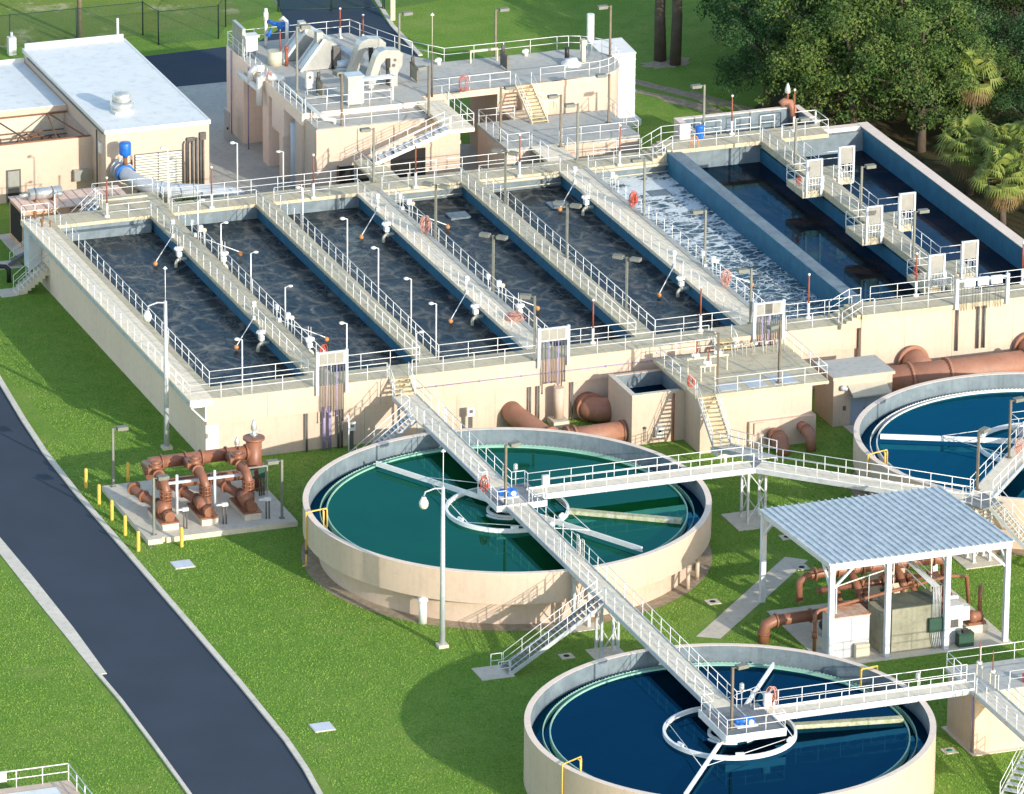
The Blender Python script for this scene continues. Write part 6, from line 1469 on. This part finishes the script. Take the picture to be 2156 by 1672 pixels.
# things behind
t = thing('teal_pipe','teal green pipe stub behind the left building','pipe',(7.2,80,.6)); MB().tube((3,79.8,.75),(9.5,79.8,.75),.5,16).build('pipe', M['teal'], t); MB().disc((8.6,79.8,.75),(1,0,0),.64,.12,18).build('flange', M['teal'], t); struct('pavement', MB().box(2,11,78.5,81,-.02,.06), M['concrete'])
r = clone(bo,(6.4,77.6,0),'yellow bollard by the teal pipe behind the low building')
o = MB().tube((17.2,75.5,0),(17.2,75.5,6.9),.1,8); tag(o.build('vent_stack', M['white']), 'thin white stack behind the rear corner of the tall building', 'pipe')
t = thing('valve_post','white valve kiosk standing in the rear lawn','meter',(13.2,90.5,0)); MB().box(12.9,13.5,90.2,90.8,0,1.4).build('case', M['white'], t); MB().tube((13.2,90.5,1.4),(13.2,90.5,1.8),.12,8).build('cap', M['galv'], t)
o = thing('utility_pole','weathered wooden utility pole in the rear lawn','utility pole',(19.4,92.8,0)); MB().tube((19.4,92.8,0),(19.4,92.8,11),.2,10,.15).build('pole', M['wood'], o)
t = thing('sign_post','pale sign post with a square panel beside the gate road','sign',(44.1,89.5,0)); MB().box(43.9,44.3,89.4,89.6,0,2.1).build('post', M['beige'], t); MB().obox((44.1,89.38,2.6),(1.0,.05,1.0),0,0,math.radians(45)).build('panel', M['beige'], t)
f_ = thing('chain_fence','dark green chain-link fence across the rear lawn','fence',(20,92,0))
mesh_ = bpy.data.materials.new('chain_link'); mesh_.use_nodes = True
nt_ = mesh_.node_tree; bs_ = nt_.nodes['Principled BSDF']; bs_.inputs['Base Color'].default_value = (.012,.05,.04,1); bs_.inputs['Alpha'].default_value = .22; bs_.inputs['Roughness'].default_value = .8
def fence(root, pts, sp, h):
    for a,b in zip(pts,pts[1:]):
        a = Vector((*a,0)); b = Vector((*b,0)); k = max(1,round((b-a).length/sp))
        MB().add([a,b,b+Vector((0,0,h)),a+Vector((0,0,h))],[(0,1,2,3)]).build('mesh_panel', mesh_, root)
        MB().tube(a+Vector((0,0,h)),b+Vector((0,0,h)),.03,5).build('top_rail', M['fence'], root)
        for i in range(k+1):
            p = a+(b-a)*i/k; MB().tube(p,p+Vector((0,0,h+.1)),.055,6).build('post', M['fence'], root)
fence(f_, [(-8,92.2),(24.3,92.0),(24.7,89.2),(29.6,89.2),(31.1,92),(36.3,94.6)], 5.5, 2.7)
f_ = thing('chain_fence','dark green fence and gate posts right of the gate road','fence',(52,97,0)); fence(f_, [(44.4,92.3),(50,93.5),(58,94.5),(70,95)], 5.5, 2.7)
t = thing('road_gate','chain-link double gate across the rear road','gate',(40.3,93,0)); 
for a,b in (((36.4,94.4),(40.3,93.4)),((40.4,93.4),(44.3,92.4))):
    mb = MB()
    for p in (a,b): mb.tube((*p,0),(*p,2.6),.05,6)
    mb.tube((*a,2.6),(*b,2.6),.04,6).tube((*a,.2),(*b,.2),.04,6); mb.build('leaf_frame', M['fence'], t); MB().add([(*a,.2),(*b,.2),(*b,2.6),(*a,2.6)],[(0,1,2,3)]).build('mesh_panel', mesh_, t)
f_ = thing('chain_fence','faint wire fence in the shade behind the right basin wall','fence',(68,34,0)); fence(f_, [(66.6,43),(67.2,37.8),(70.3,36.0),(71.5,28),(72,10)], 3.2, 2.2)
# structure at the lower left corner
t = thing('corner_structure','white-topped railed concrete structure cut by the lower left corner','concrete block',(-32,-57,0))
MB().box(-40,-25.4,-66,-52.6,0,2.2).build('wall', M['wall'], t); MB().box(-40,-25.35,-66,-52.5,2.2,2.5).build('deck', M['wall'], t)
MB().box(-40,-26.4,-66,-53.4,2.5,2.56).build('cover', M['roofwhite'], t)
mb = MB()
for x in (-29.5,-33.5): mb.add([(x,-53.5,2.56),(x-1.4,-55.4,2.56),(x,-57.3,2.56),(x+1.4,-55.4,2.56),(x,-55.4,2.95)],[(0,1,4),(1,2,4),(2,3,4),(3,0,4)])
mb.build('skylight', M['canopypost'], t)
rail(t, [(-38,-52.6,2.5),(-25.45,-52.6,2.5),(-25.45,-64,2.5)], sp=1.55, drop=.1, r=.035)
MB().box(-30.3,-29.2,-52.7,-52.5,3.0,3.6).build('sign_plate', M['white'], t)
# ------------------------------------------------------------------ trees
def leafmesh(name, lobes, per, size, seed, m, squash=.8):
    rnd = random.Random(seed); vs = []; fs = []
    for cx,cy,cz,r in lobes:
        for i in range(int(per*r*r)):
            u = rnd.uniform(-.75,1); th = rnd.uniform(0,2*PI); q = math.sqrt(max(0,1-u*u)); rr = r*(rnd.random()**.22)
            rr *= 1+.22*math.sin(5*th+cx*3)*math.sin(4*u+cy)
            n = Vector((q*math.cos(th),q*math.sin(th),u)); p = Vector((cx,cy,cz))+Vector((n.x*rr,n.y*rr,n.z*rr*squash))
            d = (n+Vector((rnd.gauss(0,.55),rnd.gauss(0,.55),rnd.gauss(.25,.5)))).normalized()
            a = d.cross(Vector((rnd.gauss(0,1),rnd.gauss(0,1),rnd.gauss(0,1)))).normalized(); b = d.cross(a)
            s = size*rnd.uniform(.6,1.35); o = len(vs)
            vs += [tuple(p+a*s), tuple(p+b*s*.5+d*s*.15), tuple(p-a*s), tuple(p-b*s*.5+d*s*.1)]; fs.append((o,o+1,o+2,o+3))
    return vs, fs
def oak(name, label, h, rad, seed, m, n=15, per=170, size=.125, trunk_h=.35):
    rnd = random.Random(seed); t = thing(name, label, 'tree', (0,0,0))
    lobes = []
    for i in range(n):
        a = rnd.uniform(0,2*PI); d = rad*(rnd.random()**.38)*.88; z = h*(.24+.62*rnd.random()*(1-.35*d/rad))
        lobes.append((d*math.cos(a),d*math.sin(a),z,rad*rnd.uniform(.13,.25)))
    lobes.append((0,0,h*.80,rad*.36)); lobes.append((rad*.2,-rad*.2,h*.62,rad*.4)); lobes.append((-rad*.3,.2,h*.58,rad*.38))
    vs, fs = leafmesh('crown', lobes, per, size, seed, m)
    mb = MB(); mb.v = vs; mb.f = fs; mb.sm = [False]*len(fs); mb.build('crown', m, t)
    mb = MB().path([(0,0,-.1),(.1,.05,h*.2),(.0,.1,h*trunk_h),(.15,0,h*.6)],.3,10,rs=[.42,.32,.28,.16])
    for L in lobes[::2]:
        mb.path([(0,.05,h*trunk_h*rnd.uniform(.7,1.1)),(L[0]*.45,L[1]*.45,h*trunk_h+(L[2]-h*trunk_h)*.6),(L[0]*.9,L[1]*.9,L[2])],.1,6,rs=[.17,.1,.04])
    mb.build('trunk', M['bark'], t)
    return t
O1 = oak('oak_tree','',11.5,5.2,3,M['leaf'],64); O2 = oak('oak_tree','',11,5.0,8,M['leafdark'],56); O3 = oak('oak_tree','',10.5,4.8,21,M['leaf'],58); O4 = oak('shrub_tree','',6.5,3.4,33,M['leafdull'],30,150,.12)
PROT = [O1,O2,O3,O4]; usedp = set()
TR = [(0,70.5,45.8,1.05,.4,'bright green oak overhanging the right basin wall, its trunk in view'),
 (2,66.6,49.5,1.12,2.1,'sunlit oak behind the channel box'),
 (2,64.6,52.0,.98,1.0,'smaller sunlit oak left of the bright oak, low over the track'),
 (1,63.0,57.8,.9,4.0,'dark oak at the left end of the wood, near the dirt track'),
 (1,66.5,64.5,1.1,2.6,'tall dark oak at the top edge above the dirt track'),
 (0,68.3,57.0,1.2,3.2,'broad oak in the second row behind the sunlit oak'),
 (2,72.0,53.5,1.3,5.0,'pale-topped oak in the second row above the overhanging oak'),
 (1,77.0,50.5,.95,1.7,'dark oak in the second row at the right'),
 (1,71.0,66.0,1.25,.2,'dark oak far back at the top edge, left'),
 (0,78.0,64.0,1.1,2.2,'light oak far back at the top edge'),
 (3,79.5,55.0,1.0,.5,'grey-green tree at the right behind the palms'),
 (1,83.0,48.0,1.05,4.4,'dark oak at the right edge above the palms'),
 (3,84.5,55.0,1.2,2.9,'greyish scrub tree in the upper right corner'),
 (1,77.5,41.5,.62,3.7,'small dark tree in the shade between the palms'),
 (2,88.0,62.0,1.1,1.1,'oak in the far upper right corner'),
 (3,75.5,33.0,.55,1.3,'low grey shrub below the right palms'),
 (1,81.0,38.0,.8,5.6,'dark bushy tree at the right edge beside the palms'),
 (1,70.5,78.0,1.3,5.2,'dark oak at the top edge far behind the dirt track')]
for p,x,y,s,rz,lab in TR:
    pr_ = PROT[p]
    if p not in usedp: r = pr_; usedp.add(p); r.location = (x,y,0); r.rotation_euler = (0,0,rz); r.scale = (s,s,s)
    else: r = clone(pr_,(x,y,0),rz=rz,scale=s)
    r['label'] = lab; r['group'] = 'trees of the wood at the upper right'
tt = thing('forked_trunk_tree','tall bare forked trunk at the top edge right of the round chamber','tree',(60.6,72,0))
MB().path([(60.3,73,0),(60.2,73,4),(60.4,73.1,9),(60.0,73,14)],.35,10,rs=[.5,.42,.36,.3]).build('trunk', M['bark'], tt)
MB().path([(61.0,71.6,0),(61.1,71.6,4),(61.0,71.7,9),(61.4,71.6,14)],.33,10,rs=[.46,.4,.34,.28]).build('trunk', M['bark'], tt)
vs, fs = leafmesh('crown',[(61.5,72.5,13.2,2.2),(63.6,71.6,12.6,2.4),(62.0,70.0,13.6,1.8)],60,.2,77,M['leafdark'])
mb = MB(); mb.v = vs; mb.f = fs; mb.sm = [False]*len(fs); mb.build('crown', M['leafdark'], tt)
def palm(label, h, seed, n=46):
    rnd = random.Random(seed); t = thing('palm_tree', label, 'palm', (0,0,0), 'fan palms at the right')
    MB().path([(0,0,-.1),(.05,.05,h*.5),(0,.1,h)],.2,10,rs=[.26,.2,.2]).build('trunk', M['bark'], t)
    for dry in (0,1):
        mb = MB()
        for i in range(n if not dry else n//2):
            az = rnd.uniform(0,2*PI); el = rnd.uniform(-.25,1.3) if not dry else rnd.uniform(-1.3,-.5)
            d = Vector((math.cos(az)*math.cos(el),math.sin(az)*math.cos(el),math.sin(el))); L = rnd.uniform(.8,1.25)*(1 if not dry else .7)
            base = Vector((0,.1,h)); tip = base+d*L
            side = d.cross(Vector((0,0,1))).normalized(); up = side.cross(d).normalized()
            mb.beam(base,tip,.03,.02)
            k = 13; Rf = rnd.uniform(.85,1.15)
            for j in range(k):
                a = (j/(k-1)-.5)*2.5; q = d*math.cos(a)+side*math.sin(a); e = tip+q*Rf*(1-.12*abs(a))+Vector((0,0,-.28-.22*abs(a)))+up*rnd.uniform(-.08,.08)
                w = d.cross(up).normalized()*math.cos(a)*.06-d*math.sin(a)*.06; mid = tip+q*Rf*.5+up*.06
                mb.add([tip,mid+w,e,mid-w],[(0,1,2,3)])
        mb.build('dry_fronds' if dry else 'crown', M['palmdry'] if dry else M['palm'], t)
    return t
P1 = palm('',5.2,5); P2 = palm('',3.4,9)
for k,(p,x,y,s,rz,lab) in enumerate(((P1,73.6,43.4,1.2,0,'tallest fan palm, with dry hanging fronds, right of the bright oak'),(P2,69.9,35.2,1.3,1,'fan palm low beside the basin wall, leftmost of the lower palms'),(P1,71.2,31.8,1.05,2,'fan palm in the right group, upper one'),(P2,69.4,28.2,1.25,3,'fan palm at the right edge nearest the basin wall'),(P2,72.4,29.2,1.4,4,'fan palm cut by the right edge'),(P2,75.5,37.2,1.1,5,'fan palm half hidden in the shade behind the lower palms'))):
    if k in (0,1): r = p; r.location = (x,y,0); r.rotation_euler = (0,0,rz); r.scale = (s,s,s)
    else: r = clone(p,(x,y,0),rz=rz,scale=s,group='fan palms at the right')
    r['label'] = lab; r.location.z = -.7 if k else 0
for i,(z0,dx) in enumerate(((15,0),(15.6,2.2),(14.4,-2.0))):
    a = Vector((78+dx,86,z0+4)); b = Vector((96+dx,10,z0-2)); pts = [a+(b-a)*k/10+Vector((0,0,-1.2*math.sin(PI*k/10))) for k in range(11)]
    o = MB().path(pts,.03,5); tag(o.build('power_line', M['rail']), ['overhead wire across the upper right corner, middle','overhead wire across the upper right corner, rightmost','overhead wire across the upper right corner, leftmost'][i], 'wire')
for x,y,s_,p,lab in ((68.5,72,1.15,O2,'dark oak at the top edge behind the dirt track oaks'),(74,60,1.2,O2,'dark oak filling the middle of the wood'),(63.2,47.6,.5,O4,'low grey-green bush between the sunlit oaks and the channel box'),(74.5,46.5,.9,O3,'sunlit oak right of the overhanging oak, behind the tallest palm'),(90,52,1.2,O2,'dark oak beyond the upper right corner'),(85,72,1.3,O2,'dark oak far beyond the wires'),(78.5,33,.55,O2,'dark bush behind the lowest palms'),(65.2,41.8,.42,O4,'low bush in the shade behind the right basin corner')):
    clone(p,(x,y,0),lab,rz=x,scale=s_,group='trees of the wood at the upper right')
# ------------------------------------------------------------------ lawn tufts: one uncountable mass
def tufts():
    import numpy as np
    rg = np.random.default_rng(4); n = 1150000
    x = rg.uniform(-30,62,n); y = rg.uniform(-70,64,n)
    R_ = np.array(Rr); c = np.stack([x-CAMPOS.x,y-CAMPOS.y,np.full(n,-CAMPOS.z)],1) @ R_.T
    u = c[:,0]/c[:,2]*249.155/36; v = c[:,1]/c[:,2]*249.155/36
    ok = (abs(u) < .53) & (abs(v) < .42)
    ok &= ~((x > -17.95) & (x < -9.45) & (y < 8)) & ~((x > -17.95) & (x < -7.6) & (y >= 8))
    for a0,a1,b0,b1 in ((-.1,63.2,.2,48),(-8.1,2.1,-12.5,-2.1),(27.5,40.5,-8.9,.3),(41.4,46.1,-8.4,.3),(25,37.4,-45.6,-35.7),(27.8,64,-61.2,-56.3),(4.3,6.6,-40.7,-38.5),(9,60,44,64),(-.1,9.3,44.4,64),(46,64,-4.5,.3),(28.4,31.8,-22.4,-19.2),(-40,-25.2,-66,-52.4),(-3.6,0,36,38),(-8,9,55.9,75),(-2,-.1,41.8,43.7),(11.8,14.6,-40.1,-38),(12,14.2,-35.1,-33.9),(21,23.4,-5.4,.3),(-7.8,-6.2,-17.1,-15.6),(-7.9,-6.4,-45.1,-43.5)):
        ok &= ~((x > a0) & (x < a1) & (y > b0) & (y < b1))
    for (cx,cy),r in ((C1,13.1),(C2,12.1),(C3,12.15)): ok &= (x-cx)**2+(y-cy)**2 > r*r
    ok &= ~((abs((x-y)-58.3) < 1.75) & (x > 19) & (x < 31) & (y < -27))
    dn = .5+.5*np.sin(x*.9+1.3*np.sin(y*.7))*np.sin(y*.8+1.1*np.sin(x*.5)); ok &= rg.random(n) < .55+.45*dn
    x = x[ok]; y = y[ok]; n = len(x)
    a = rg.uniform(0,np.pi,n); w_ = rg.uniform(.025,.06,n); h = rg.uniform(.03,.085,n); lx = rg.normal(0,.05,n); ly = rg.normal(0,.05,n)
    P = np.zeros((n,3,3)); P[:,0] = np.stack([x-np.cos(a)*w_,y-np.sin(a)*w_,np.full(n,-.01)],1); P[:,1] = np.stack([x+np.cos(a)*w_,y+np.sin(a)*w_,np.full(n,-.01)],1)
    P[:,2] = np.stack([x+lx,y+ly,h],1)
    me = bpy.data.meshes.new('grass'); me.vertices.add(3*n); me.vertices.foreach_set('co', P.reshape(-1).astype(np.float32))
    me.loops.add(3*n); me.loops.foreach_set('vertex_index', np.arange(3*n,dtype=np.int32)); me.polygons.add(n); me.polygons.foreach_set('loop_start', np.arange(0,3*n,3,dtype=np.int32)); me.update(); me.validate()
    me.materials.append(M['tuft']); o = bpy.data.objects.new('grass', me); COL.objects.link(o); o['kind'] = 'stuff'; tag(o,'short bright green lawn grass between the tanks and the road','grass')
tufts()
finish_posts()
